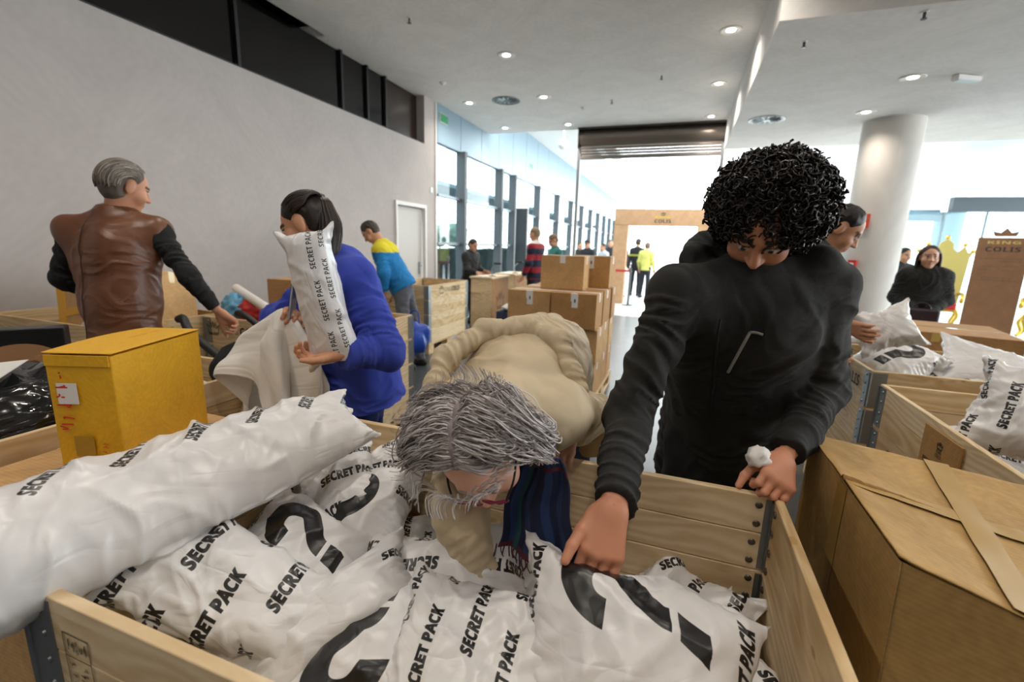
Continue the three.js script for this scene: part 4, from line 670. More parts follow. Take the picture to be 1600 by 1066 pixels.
// the body itself: slim trunk and limbs under the clothes, head and hands at finer cells, one mesh
function bodyGeo(J, { skin, head = true, headScale = 1, cellHead = 0.005, hands = [], cellHand = 0.005, face = {}, cell = 0.016 }) {
  const P = [limb(J.chest, J.waist, 0.11, 0.1, { flat: [J.front, 1.4], k: 0.05 }), limb(J.waist, J.pelvis, 0.1, 0.11, { flat: [J.front, 1.3], k: 0.05 }), limb(J.rsh, J.lsh, 0.036, 0.036, { k: 0.05 })];
  for (const s of ['l', 'r']) { P.push(limb(J[s + 'sh'], J[s + 'el'], 0.038, 0.032, { k: 0.03 }), limb(J[s + 'el'], J[s + 'wr'], 0.033, 0.025, { k: 0.02 })); if (J[s + 'hip']) P.push(limb(J[s + 'hip'], J[s + 'kn'], 0.07, 0.048, { k: 0.03 }), limb(J[s + 'kn'], J[s + 'an'], 0.048, 0.036, { k: 0.02 })); }
  const list = [paint(surfaceNets(field(P), ...boundsOf(P, 0.04), cell), skin)];
  if (head) {
    const H = headFrame(J.head, J.F, J.U, headScale), nk = limb(add3(J.neck, sub3(J.neck, J.chest), -0.1), H.at(0, -0.04, -0.025), 0.058 * headScale, 0.052 * headScale), lo = [], hi = [];
    for (let k = 0; k < 3; k++) { lo[k] = Math.min(J.head[k] - 0.15 * headScale, nk.a[k] - 0.07); hi[k] = Math.max(J.head[k] + 0.15 * headScale, nk.a[k] + 0.07); }
    list.push(surfaceNets((x, y, z) => { const l = H.to(x, y, z); return smin(headLocal(...l) * headScale, evalLimb(nk, x, y, z), 0.025); }, lo, hi, cellHead, (x, y, z) => headColor(H.to(x, y, z), skin, face)));
  }
  for (const h of hands) list.push(paint(surfaceNets(field(h), ...boundsOf(h, 0.012), cellHand), face.handSkin ?? skin));
  return merge(list);
}
// short hair: a shell over the skull, cut back from the face
function hairShell(H, { thick = 0.012, cell = 0.006, rough = 0.004, freq = 60, front = 0.058, low = -0.055, ears = true } = {}) {
  const lo = H.c.map((v) => v - 0.17), hi = H.c.map((v) => v + 0.17);
  return surfaceNets((X, Y, Z) => {
    const [x, y, z] = H.to(X, Y, Z), ax = Math.abs(x);
    // hairline: over the brow, down the temple in front of the ear, round the ear, across the nape
    let e = Math.max(z - lerp(0.012, front, smooth(0.0, 0.075, y)), low - y + smooth(-0.06, 0.02, z) * (0.035 - low * 0.2) * (ears ? 1 : 0.2));
    if (ears) e = Math.max(e, 0.026 - Math.hypot((y + 0.008) * 0.62, z + 0.004) - Math.max(0, 0.06 - ax) * 2);
    const t = thick * smooth(0.002, -0.03, e) - 0.0035 * smooth(-0.006, 0.006, e);
    let d = ell(x, y, z, 0, 0.03, -0.012, 0.077 + t, 0.089 + t, 0.097 + t) + rough * smooth(0, -0.02, e) * noise(x * freq, y * freq * 0.4, z * freq);
    d = smin(d, ell(x, y, z, 0, -0.035, -0.035, 0.064 + t * 0.6, 0.062, 0.055 + t * 0.6), 0.03);
    return Math.max(d, e);
  }, lo, hi, cell);
}
function addPerson(name, label, group) { const t = thing(name, label, 'person', [0, 0, 0], 0, group); return t; }
function locks(paths, r0, colors, seed, radial = 4, seg = 14) {   // many thin tapering tubes with their own tone
  const list = [], r = rng(seed);
  for (const p of paths) { const g = strip(new THREE.TubeGeometry(new THREE.CatmullRomCurve3(p.map((q) => V(...q))), seg, r0 * (0.7 + 0.6 * r()), radial, false)); const c = colors[Math.floor(r() * colors.length)], k = 0.8 + 0.4 * r(); list.push(paint(g, c.map((v) => v * k))); }
  return mergeGeometries(list);
}
// ---------------------------------------------------------------- the young man in black
{
  const t = addPerson('person', 'young man with curly black hair in a black zip hoodie, leaning over the crate');
  const skin = lin(0xc98d6c), J = { pelvis: [0.19, 0.95, -1.62], waist: [0.19, 1.1, -1.56], chest: [0.19, 1.27, -1.45], neck: [0.195, 1.435, -1.41], head: [0.19, 1.545, -1.345], F: [-0.16, -0.72, 0.68], U: [-0.04, 0.68, 0.73], front: unit([-0.3, -0.35, 0.88]), rsh: [-0.0, 1.365, -1.30], rel: [-0.082, 1.06, -1.16], rwr: [-0.078, 0.962, -0.875], lsh: [0.385, 1.385, -1.47], lel: [0.425, 1.10, -1.50], lwr: [0.3, 0.985, -1.25], lhip: [0.29, 0.92, -1.64], rhip: [0.1, 0.92, -1.6], lkn: [0.3, 0.5, -1.58], rkn: [0.09, 0.5, -1.52], lan: [0.31, 0.08, -1.66], ran: [0.08, 0.08, -1.62], footDir: [0, 0, 1] };
  const reach = handPrims(J.rwr, [-0.1, -0.74, 0.66], [-0.3, -0.5, -0.8], { curl: [0.6, 0.6, 0.55, 0.5], thumb: [0.42, -0.28, 0.12], side: -1, size: 1.08 });
  const grip = handPrims([0.287, 0.982, -1.215], [-0.25, -0.25, 0.93], [-0.5, -0.83, -0.2], { curl: [1.15, 1.2, 1.2, 1.2], thumb: [0.5, 0.5, 0.3], side: -1 });
  mesh('body', bodyGeo(J, { skin, hands: [reach, grip], cellHead: 0.004, cellHand: 0.0032, face: { brow: [0.012, 0.01, 0.009], handSkin: lin(0xcf8f70), beard: [0.12, 0.07, 0.05] } }), SKINMAT, t);
  const hood = coatPrims(J, { fat: 1.14, belly: 1.28, arm: 1.04, hem: 0.3, cuff: 0.97, flat: 1.25, w: 0.014 });
  for (let k = 0; k < 7; k++) { const a = k / 6 * Math.PI - Math.PI / 2, p = (q) => { const b = q / 6 * Math.PI - Math.PI / 2; return [0.195 + 0.15 * Math.sin(b), 1.455 + 0.05 * Math.cos(b), -1.415 - 0.1 * Math.cos(b)]; }; if (k < 6) hood.push(limb(p(k), p(k + 1), 0.05, 0.05, { k: 0.03, w: 0.01 })); }
  const blk = cloth(0x1b1b1a, 0.82, 0.0007);
  const jk = mesh('hoodie', garment(hood, 0.008, { amp: 0.008, freq: 8, seed: 3 }), blk, t);
  // light chest pocket zip and centre zip, laid on the cloth
  const fz = field(hood), fr = J.front, onCloth = (p) => { let q = p.slice(); for (let k = 0; k < 24; k++) { const d = fz(...q); q = add3(q, fr, -d * 0.8 + 0.0008); if (Math.abs(d) < 0.001) break; } return add3(q, fr, 0.006); };
  const zipLine = (a, b, n) => Array.from({ length: n }, (_, i) => onCloth(add3(mix3(a, b, i / (n - 1)), fr, 0.12)));
  mesh('pocket_zip', merge([tube(zipLine([0.185, 1.2, -1.42], [0.232, 1.335, -1.42], 8), 0.0042, 24, 6), tube(zipLine([0.232, 1.335, -1.42], [0.262, 1.332, -1.42], 3), 0.0035, 8, 6)]), std(0x8d8d86, 0.5), jk);
  mesh('centre_zip', tube(zipLine([0.165, 1.05, -1.5], [0.17, 1.38, -1.43], 12), 0.003, 30, 6), std(0x2a2a2a, 0.4, { metalness: 0.4 }), jk);
  mesh('trousers', garment(legPrims(J, { fat: 1.05 }), 0.014, { amp: 0.005 }), cloth(0x17181b), t);
  addShoes(J, std(0x1a1a1b, 0.6), t);
  // curls
  const H = headFrame(J.head, J.F, J.U), r = rng(77), paths = [], hc = [0.203, 1.6, -1.36];
  for (let i = 0; i < 3200; i++) {
    const u = r() * 2 - 1, a = r() * 6.2832, s = Math.sqrt(1 - u * u), dir = [s * Math.cos(a), u, s * Math.sin(a)], lay = 0.62 + 0.38 * Math.pow(r(), 0.35);
    const c = add3(hc, [dir[0] * 0.142 * lay, dir[1] * 0.128 * lay, dir[2] * 0.135 * lay]), l = H.to(...c);
    if (l[1] < -0.06) continue; if (l[1] < 0.005 && l[2] > 0.03) continue;
    const rad = 0.0065 + r() * 0.0055, ax = unit([dir[0] + (r() - 0.5) * 1.6, dir[1] + (r() - 0.5) * 1.6 - 0.2, dir[2] + (r() - 0.5) * 1.6]), e1 = unit(cross3(ax, [0.3, 0.8, 0.5])), e2 = cross3(ax, e1), turns = 1.3 + r() * 1.2, len = 0.018 + r() * 0.022, ph = r() * 6.28, p = [];
    for (let k = 0; k <= 9; k++) { const q = k / 9, w = ph + q * turns * 6.2832; p.push([0, 1, 2].map((j) => c[j] + ax[j] * (q - 0.4) * len + (e1[j] * Math.cos(w) + e2[j] * Math.sin(w)) * rad)); }
    paths.push(p);
  }
  const hairM = phys(0xffffff, 0.38, { vertexColors: true });
  const hair = mesh('hair', surfaceNets((x, y, z) => { const l = H.to(x, y, z); let d = ell(x, y, z, hc[0], hc[1], hc[2], 0.125, 0.112, 0.118) + 0.006 * noise(x * 45, y * 45, z * 45); d = smin(d, ell(l[0], l[1], l[2], 0, 0.0, -0.05, 0.078, 0.07, 0.06), 0.03); return Math.max(d, Math.min(l[2] - 0.072, Math.hypot(l[0], l[1] - 0.01) * 0 + (l[2] - 0.03) - Math.max(0, l[1] - 0.03) * 2)); }, [-0.0, 1.42, -1.56], [0.4, 1.78, -1.18], 0.007), std(0x0b0908, 0.6), t);
  mesh('curls', locks(paths, 0.0028, [[0.012, 0.009, 0.008], [0.018, 0.013, 0.011], [0.008, 0.006, 0.006]], 4, 3, 15), hairM, hair);
  // crumpled white wrapper in the gripping fist
  const w = ico(0.027, 3), wp = w.attributes.position; for (let i = 0; i < wp.count; i++) { const v = V(wp.getX(i), wp.getY(i), wp.getZ(i)), f = 1 + 0.45 * noise(v.x * 60, v.y * 60, v.z * 60); wp.setXYZ(i, v.x * f, v.y * f, v.z * f); } w.computeVertexNormals();
  single('paper_ball', w.translate(0.225, 1.0, -1.17), std(0xeceae6, 0.6), 'small crumpled white paper held in the fist of the young man in black', 'paper');
}
// ---------------------------------------------------------------- the older woman bent into the crate
{
  const t = addPerson('person', 'older woman with wavy grey hair and a beige jacket, bent head-down into the crate');
  const skin = lin(0xd9a58c), J = { pelvis: [-0.40, 1.03, -1.5], waist: [-0.40, 1.10, -1.38], chest: [-0.385, 1.10, -1.12], neck: [-0.365, 1.10, -0.945], head: [-0.345, 1.065, -0.815], F: [0.2, -0.85, 0.48], U: [-0.14, 0.44, 0.88], front: unit([0.1, -0.95, 0.25]), rsh: [-0.51, 1.06, -1.0], rel: [-0.42, 0.87, -0.87], rwr: [-0.3, 0.67, -0.80], lsh: [-0.245, 1.07, -1.06], lel: [-0.2, 0.99, -1.32], lwr: [-0.243, 0.965, -1.2], lhip: [-0.31, 0.93, -1.52], rhip: [-0.49, 0.93, -1.52], lkn: [-0.3, 0.5, -1.47], rkn: [-0.5, 0.5, -1.47], lan: [-0.3, 0.08, -1.56], ran: [-0.5, 0.08, -1.56], footDir: [0, 0, 1] };
  const hold = handPrims([-0.243, 0.965, -1.2], [-0.05, -0.3, 0.95], [0.0, -0.95, -0.3], { curl: [0.9, 0.9, 0.9, 0.9], size: 0.88, side: -1 });
  const down = handPrims([-0.296, 0.662, -0.798], [0.3, -0.85, 0.2], [0.6, -0.2, 0.5], { curl: [0.5, 0.5, 0.5, 0.5], size: 0.9 });
  mesh('body', bodyGeo(J, { skin, hands: [hold, down], cellHead: 0.004, cellHand: 0.0036, headScale: 0.97, face: { brow: [0.25, 0.2, 0.18] } }), SKINMAT, t);
  const beige = cloth(0xc8b798, 0.62, 0.0004), P = coatPrims(J, { fat: 0.9, belly: 0.98, arm: 1.08, hem: 0.06, cuff: 0.94, flat: 1.12, collar: 0.075, w: 0.012, wt: 0.008 });
  P.push(limb([-0.42, 1.15, -1.24], [-0.38, 1.13, -1.44], 0.12, 0.125, { k: 0.09, w: 0.014, wf: 14 }));
  const roll = [[-0.545, 1.1, -0.95], [-0.55, 1.19, -1.04], [-0.475, 1.25, -1.14], [-0.38, 1.258, -1.19], [-0.285, 1.225, -1.19], [-0.215, 1.12, -1.14]];
  const fHood = []; for (let k = 0; k < 5; k++) fHood.push(limb(roll[k], roll[k + 1], 0.032, 0.032, { k: 0.02, w: 0.008, wf: 30 }));
  fHood.push(limb([-0.46, 1.13, -1.03], [-0.32, 1.13, -1.05], 0.03, 0.03, { k: 0.06 }));
  const jacket = mesh('jacket', garment(P, 0.009, { amp: 0.009, freq: 9, seed: 8 }), beige, t);
  mesh('hood', garment(fHood, 0.007, { amp: 0.008, freq: 11, seed: 5 }), beige, jacket);
  mesh('trousers', garment(legPrims(J), 0.016, { amp: 0.005 }), cloth(0x2c3448), t);
  addShoes(J, std(0x2a2523, 0.6), t);
  // scarf hanging from the neck into the crate
  const scarf = thicken(quadGrid((u, v) => { const w = 0.05 + 0.05 * v, x = -0.235 + (u - 0.5) * 2 * w + 0.02 * v + 0.006 * Math.sin(v * 9), y = 1.035 - 0.2 * v, z = -0.90 + 0.075 * v + 0.014 * Math.sin(u * 13 + v * 3) + 0.03 * (u - 0.5); return [x, y, z]; }, 30, 40), 0.004);
  const sc = mesh('scarf', scarf, cloth(0x27406e, 0.9, 0.0008, { map: canvasTex(128, 256, (g, w, h) => { g.fillStyle = '#33507f'; g.fillRect(0, 0, w, h); g.fillStyle = '#1d2c52'; for (let k = 0; k < 9; k++) g.fillRect(k * 30 % w, 0, 9, h); g.fillStyle = '#7c2b3c'; g.fillRect(0, 0, w, 14); g.fillRect(0, 226, w, 9); g.fillStyle = '#2d6a68'; g.fillRect(20, 0, 8, h); }) }), t); sc.material.color.set(0xb9c0d0);
  const rr = rng(12), fr = []; for (let k = 0; k < 26; k++) { const u = k / 25, x = -0.215 + (u - 0.5) * 0.2, z = -0.825 + 0.014 * Math.sin(u * 13 + 3) + 0.03 * (u - 0.5); fr.push([[x, 0.84, z], [x + (rr() - 0.5) * 0.008, 0.825, z + 0.003], [x + (rr() - 0.5) * 0.014, 0.808, z]]); }
  mesh('fringe', locks(fr, 0.0016, [[0.1, 0.03, 0.05], [0.03, 0.05, 0.1]], 3, 4, 6), phys(0xffffff, 0.9, { vertexColors: true }), sc);
  mesh('scarf_wrap', garment([limb([-0.44, 1.08, -0.95], [-0.36, 1.02, -0.9], 0.035, 0.04, { k: 0.03 }), limb([-0.36, 1.02, -0.9], [-0.25, 1.04, -0.92], 0.04, 0.04, { k: 0.03 })], 0.008, { amp: 0.008, freq: 16 }), cloth(0x3a3350, 0.9), sc);
  // glasses: dark upper rims, raspberry lower edge
  const H = headFrame(J.head, J.F, J.U, 0.97), gl = new THREE.Group(); gl.name = 'glasses'; t.add(gl);
  const ring = (sx) => { const p = []; for (let k = 0; k < 20; k++) { const a = k / 20 * 6.2832; p.push(H.at(sx * 0.034 + 0.027 * Math.cos(a), 0.0 + 0.019 * Math.sin(a), 0.108 - 0.006 * Math.abs(Math.cos(a)))); } return tube(p, 0.0024, 40, 6, true); };
  mesh('frame', merge([ring(1), ring(-1), tube([H.at(-0.008, 0.005, 0.109), H.at(0, 0.008, 0.112), H.at(0.008, 0.005, 0.109)], 0.002, 8, 6)]), std(0x8a1f45, 0.35), gl);
  for (const s of [-1, 1]) mesh('temple', tube([H.at(s * 0.061, 0.006, 0.104), H.at(s * 0.078, 0.006, 0.06), H.at(s * 0.082, 0.0, -0.01)], 0.0024, 16, 6), std(0x1b1416, 0.4), gl);
  // wavy hair: locks run from the parting over the skull and hang down
  const r = rng(41), paths = [];
  for (let i = 0; i < 4300; i++) {
    const side = r() < 0.5 ? -1 : 1, v = r(), ang = (v * 1.9 - 0.62);   // along the parting, brow to nape
    const root = [side * (0.001 + 0.02 * r()), 0.03 + 0.092 * Math.cos(ang), -0.012 + 0.1 * Math.sin(-ang) + 0.02], p = [], len = 0.16 + 0.11 * r(), amp = 0.006 + 0.012 * r(), ph = 9 * noise(ang * 2.2, side * 3 + 0.5, 1) + r() * 1.1, f = 1.6 + r() * 1.1, lift = 0.01 + 0.045 * r(), drift = (r() - 0.5) * 1.1 - ang * 0.25;
    for (let k = 0; k <= 19; k++) {
      const q = k / 19, th = q * len / 0.1, rad = 0.083 + lift * Math.sin(Math.min(1, q * 1.5) * 1.57) + (q > 0.6 ? (q - 0.6) * 0.05 : 0), c = Math.cos(th), s = Math.sin(th);
      const base = [side * (Math.abs(root[0]) + rad * s), 0.03 + (rad + 0.012) * c * Math.cos(ang), -0.014 - (rad + 0.02) * Math.sin(ang) * Math.max(0.25, c) - drift * q * 0.09];
      const wv = amp * Math.sin(ph + q * f * 6.28) * Math.min(1, q * 3), w2 = amp * Math.cos(ph + q * f * 6.28) * Math.min(1, q * 3);
      const P0 = H.at(base[0] + wv * 0.5 * side, base[1] + w2, base[2] + wv); p.push([P0[0], P0[1] - 0.02 * q * q, P0[2]]);
    }
    if (p.some((w) => { const l = H.to(...w); return (l[2] > 0.035 && l[1] < 0.05) || (l[1] < -0.04 && l[2] > -0.02); })) continue; paths.push(p);
  }
  const hair = mesh('hair', hairShell(H, { thick: 0.008, cell: 0.006, rough: 0.006, freq: 40, low: -0.075, front: 0.05 }), std(0x8c8284, 0.75), t);
  mesh('locks', locks(paths, 0.0013, [[0.42, 0.39, 0.39], [0.55, 0.52, 0.52], [0.22, 0.19, 0.19], [0.34, 0.3, 0.3], [0.68, 0.65, 0.65]], 6, 3, 20), phys(0xffffff, 0.45, { vertexColors: true }), hair);
  const fl = []; for (let i = 0; i < 420; i++) { const a = r() * 6.28, u = r() * 1.2 - 0.4, c0 = H.at(0.095 * Math.cos(a), 0.05 + 0.07 * u, -0.01 + 0.1 * Math.sin(a)), d = unit(sub3(c0, J.head)), p = [], lc = H.to(...c0); if (lc[2] > -0.03 && lc[1] < 0.075) continue; for (let k = 0; k <= 7; k++) { const q = k / 7; p.push([c0[0] + d[0] * q * 0.055 + 0.012 * Math.sin(q * 8 + a * 3), c0[1] + d[1] * q * 0.045 + 0.008 * Math.cos(q * 7 + a), c0[2] + d[2] * q * 0.05 + 0.01 * Math.sin(q * 6 + a)]); } fl.push(p); }
  mesh('flyaways', locks(fl, 0.0007, [[0.5, 0.47, 0.47], [0.3, 0.27, 0.26]], 7, 3, 12), phys(0xffffff, 0.5, { vertexColors: true }), hair);
  // brown purse at her hip
  const pu = thing('purse', 'small brown quilted purse hanging behind the crate rim beside the beige jacket', 'bag', [-0.17, 0.93, -1.3], 0.5); mesh('body', new RoundedBoxGeometry(0.12, 0.12, 0.05, 4, 0.02), cloth(0x9a8058, 0.7), pu); mesh('strap', tube([[-0.05, 0.05, 0], [-0.07, 0.18, -0.02], [-0.1, 0.26, -0.06]], 0.006, 16, 6), std(0x6d5638, 0.6), pu);
}
// ---------------------------------------------------------------- the woman in the blue sweatshirt
{
  const t = addPerson('person', 'young woman with a dark ponytail in a royal blue sweatshirt, holding a printed package');
  const skin = lin(0xd29a78), J = { pelvis: [-1.21, 0.93, -1.56], waist: [-1.22, 1.08, -1.55], chest: [-1.25, 1.24, -1.54], neck: [-1.285, 1.40, -1.525], head: [-1.372, 1.525, -1.46], F: [-0.82, -0.42, 0.32], U: [-0.35, 0.93, 0.05], front: unit([-0.88, 0, 0.45]), lsh: [-1.125, 1.335, -1.42], lel: [-0.985, 1.08, -1.41], lwr: [-1.045, 1.105, -1.225], rsh: [-1.40, 1.36, -1.66], rel: [-1.66, 1.12, -1.56], rwr: [-1.44, 1.19, -1.42], lhip: [-1.17, 0.9, -1.48], rhip: [-1.25, 0.9, -1.64], lkn: [-1.18, 0.5, -1.47], rkn: [-1.26, 0.5, -1.64], lan: [-1.15, 0.08, -1.46], ran: [-1.23, 0.08, -1.66] };
  const under = handPrims(J.lwr, [-0.72, -0.1, 0.42], [-0.25, 0.75, 0.5], { curl: [0.7, 0.7, 0.7, 0.7], thumb: [0.8, 0.3, 0.2], side: -1, size: 0.95 });
  const far = handPrims([-1.435, 1.19, -1.417], [0.72, 0.1, 0.55], [0.1, -0.6, 0.5], { curl: [1.0, 1.0, 1.0, 1.0], thumb: [0.4, 0.2, 0.2], side: 1, size: 0.92 });
  mesh('body', bodyGeo(J, { skin, hands: [under, far], cellHead: 0.004, cellHand: 0.004, headScale: 0.95 }), SKINMAT, t);
  mesh('sweatshirt', garment(coatPrims(J, { fat: 1.12, belly: 1.24, arm: 1.22, hem: 0.12, cuff: 0.94, collar: 0.06 }), 0.009, { amp: 0.012, freq: 6, seed: 2 }), cloth(0x3447b0, 0.9, 0.0006), t);
  mesh('trousers', garment(legPrims(J, { fat: 0.9 }), 0.015, { amp: 0.005 }), cloth(0x1d2a66), t);
  addShoes(J, std(0xd8d6d2, 0.6), t);
  const H = headFrame(J.head, J.F, J.U, 0.95), r = rng(5), P = [];
  const dark = [[0.03, 0.018, 0.014], [0.045, 0.027, 0.02], [0.02, 0.012, 0.01]];
  for (let i = 0; i < 800; i++) {   // pulled back over the skull to the tie
    const a = (r() - 0.5) * 2.9, b = r(), e0 = 0.003 + 0.006 * r(), p = []; for (let k = 0; k <= 9; k++) { const q = lerp(b * 0.6, 1, k / 9), th = -0.62 + q * 1.75, e = e0 + 0.006 * smooth(0, 0.3, q), g = smooth(0.7, 1, q), A = a * (1 - g); p.push(H.at((0.077 + e) * Math.sin(A), 0.03 + (0.089 + e) * Math.cos(A) * Math.cos(th) + 0.02 * q * Math.abs(Math.sin(A)), -0.012 - (0.097 + e) * Math.cos(A) * Math.sin(th) - 0.05 * q * Math.abs(Math.sin(A)))); } P.push(p); }
  const hair = mesh('hair', hairShell(H, { thick: 0.01, cell: 0.006, rough: 0.002, low: -0.05, front: 0.06 }), std(0x1a110d, 0.45), t);
  mesh('strands', locks(P, 0.0022, dark, 8, 4, 12), phys(0xffffff, 0.4, { vertexColors: true }), hair);
  const tie = H.at(0, 0.085, -0.098), tail = [];
  for (let i = 0; i < 420; i++) { const a = r() * 6.28, s = Math.sqrt(r()), w = r() - 0.5, p = []; for (let k = 0; k <= 9; k++) { const q = k / 9, wd = (0.012 + 0.045 * Math.sin(Math.min(1, q * 1.4) * 2.4)) * s; p.push([tie[0] + 0.03 * Math.min(1, q * 3) + 0.045 * q + Math.cos(a) * wd, tie[1] + 0.02 * Math.sin(Math.min(1, q * 4) * 3.14) - 0.3 * q * (0.92 + 0.16 * w), tie[2] - 0.01 + 0.055 * q + Math.sin(a) * wd * 0.8]); } tail.push(p); }
  mesh('ponytail', locks(tail, 0.0028, dark, 9, 4, 14), phys(0xffffff, 0.38, { vertexColors: true }), hair);
  mesh('hair_tie', new THREE.TorusGeometry(0.017, 0.006, 8, 18).applyQuaternion(new THREE.Quaternion().setFromUnitVectors(V(0, 0, 1), V(...unit(sub3(H.at(0, 0.1, -0.14), tie)))).normalize()).translate(...tie), std(0x111111, 0.7), hair);
  // upright package
  const o = { W: 0.215, H: 0.5, nx: 44, ny: 90, box: [0.064, 0.215, 0.042], seed: 51, press: 0.000004, round: 0.008, crease: 0.004 };
  const pk = thing('wrapped_package', 'tall white printed package held upright by the woman in blue', 'package'); mesh('sleeve', simBag(o), bagMat(canvasTex(450, 900, (g, w, h) => { g.fillStyle = '#e8e9ec'; g.fillRect(0, 0, w, h); g.fillStyle = '#131315'; for (const x of [250, 330]) for (let k = -1; k < 4; k++) { g.save(); g.translate(x, h - k * 300 - (x > 300 ? 140 : 20)); g.rotate(-Math.PI / 2); fitText(g, 'SECRET PACK', 0, 0, 235, 36, bold); g.restore(); } })), pk);
  orient(pk, [-1.11, 1.285, -1.23], [0.80, 0.16, -0.58], [0.42, 0.05, 0.9]); pk.rotateZ(0.03);
  // thin white carrier bag and a phone in the other hand
  const wb = thing('white_carrier_bag', 'limp translucent white plastic bag dangling from the hand of the woman in blue', 'bag');
  const sheet = quadGrid((u, v) => { const a = u * 6.2832, w = 0.012 + 0.135 * Math.pow(v, 0.62), fold = 1 + 0.5 * Math.sin(a * 5 + v * 2.2 + 1.5 * noise(a * 0.8, v * 3, 2)) * Math.min(1, v * 3) + 0.14 * Math.sin(a * 9 + 1 + v * 5); return [-1.405 - 0.03 * v + Math.cos(a) * w * fold * 1.05 + 0.05 * Math.sin(v * 2.6) * Math.cos(a), 1.215 - (0.36 + 0.07 * Math.sin(a * 2 + 0.6)) * v + 0.05 * Math.sin(a * 3 + 1) * v, -1.36 + 0.06 * v + Math.sin(a) * w * fold * 0.55]; }, 110, 50);
  mesh('film', sheet, phys(0xf7f4ee, 0.45, { transmission: 0.12, thickness: 0, bumpMap: crinkle, bumpScale: 0.004 }), wb);
  const ph = thing('phone', 'thin silver phone held upright by the woman in blue', 'phone', [-1.378, 1.235, -1.375]); mesh('case', new RoundedBoxGeometry(0.07, 0.14, 0.009, 3, 0.004), std(0x9aa0a6, 0.3, { metalness: 0.6 }), ph); mesh('screen', bx([0, 0, -0.0052], [0.062, 0.128, 0.001]), std(0x08090b, 0.1), ph); ph.rotation.set(-0.15, 2.1, -0.2);
}
// ---------------------------------------------------------------- the man in the leather vest
{
  const t = addPerson('person', 'grey-haired man seen from behind in a brown leather vest, pushing a pushchair');
  const skin = lin(0xc98f70), J = { pelvis: [-2.68, 0.96, -1.55], waist: [-2.70, 1.12, -1.56], chest: [-2.73, 1.38, -1.59], neck: [-2.735, 1.56, -1.62], head: [-2.70, 1.705, -1.655], F: [0.2, -0.3, -0.93], U: [0.08, 0.97, -0.25], front: unit([0.42, -0.1, -0.9]), lsh: [-2.905, 1.485, -1.5], lel: [-2.985, 1.24, -1.47], lwr: [-2.93, 1.09, -1.67], rsh: [-2.565, 1.495, -1.69], rel: [-2.415, 1.27, -1.72], rwr: [-2.335, 1.085, -1.80], lhip: [-2.76, 0.92, -1.52], rhip: [-2.6, 0.92, -1.59], lkn: [-2.77, 0.5, -1.54], rkn: [-2.6, 0.5, -1.64], lan: [-2.78, 0.08, -1.5], ran: [-2.6, 0.08, -1.6] };
  const grip = handPrims([-2.325, 1.07, -1.81], [0.3, -0.55, -0.4], [0.2, -0.5, 0.6], { curl: [1, 1, 1, 1], side: 1 });
  mesh('body', bodyGeo(J, { skin, hands: [grip], cellHead: 0.006, cellHand: 0.005 }), SKINMAT, t);
  mesh('sleeves', garment(coatPrims(J, { fat: 0.94, arm: 0.88, hem: -0.02, cuff: 0.95 }), 0.011, { amp: 0.006, freq: 9 }), cloth(0x131314, 0.85), t);
  const vest = coatPrims(J, { fat: 1.2, belly: 1.2, arm: 1.0, hem: 0.08, sleeves: false, collar: 0.07, shoulder: 0.071, wt: 0.006 });
  const leather = phys(0x6b4026, 0.42, { bumpMap: crinkle, bumpScale: 0.003, clearcoat: 0.15, clearcoatRoughness: 0.4 });
  const v = mesh('vest', garment(vest, 0.009, { amp: 0.008, freq: 5, seed: 6 }), leather, t);
  const fz = field(vest), back = unit([-0.12, 0.1, 1]), seam = []; for (let k = 0; k <= 16; k++) { let q = add3(mix3(add3(J.neck, [0, 0.02, 0]), add3(J.pelvis, [0, -0.02, 0]), k / 16), back, 0.3); for (let i = 0; i < 30; i++) { const d = fz(...q); q = add3(q, back, -d * 0.7); } seam.push(add3(q, back, 0.003)); }
  mesh('back_seam', tube(seam, 0.0026, 60, 6), std(0x4a2a18, 0.5), v);
  mesh('trousers', garment(legPrims(J, { fat: 1.08 }), 0.013, { amp: 0.006, freq: 10 }), cloth(0x1c2333), t);
  addShoes(J, std(0x2b211b, 0.6), t);
  const H = headFrame(J.head, J.F, J.U), r = rng(3), P = [];
  for (let i = 0; i < 1300; i++) { const a = (r() - 0.5) * 2.7, b = r() * 0.75, e0 = 0.004 + 0.008 * r(), p = []; for (let k = 0; k <= 6; k++) { const q = b + 0.25 * k / 6, th = -0.7 + q * 2.9, e = e0 + 0.008 * smooth(0, 0.3, q); if (false) break; p.push(H.at((0.077 + e) * Math.sin(a), 0.03 + (0.089 + e) * Math.cos(a) * Math.cos(th) - 0.03 * Math.abs(Math.sin(a)) * q, -0.012 - (0.097 + e) * Math.cos(a) * Math.sin(th) - 0.02 * q * Math.abs(Math.sin(a)))); } P.push(p); }
  const hair = mesh('hair', hairShell(H, { thick: 0.013, cell: 0.007, rough: 0.006, freq: 50, low: -0.085, front: 0.05 }), std(0x655c52, 0.7), t);
  mesh('strands', locks(P, 0.0024, [[0.2, 0.17, 0.14], [0.12, 0.1, 0.08], [0.34, 0.31, 0.27]], 5, 4, 10), phys(0xffffff, 0.5, { vertexColors: true }), hair);
}
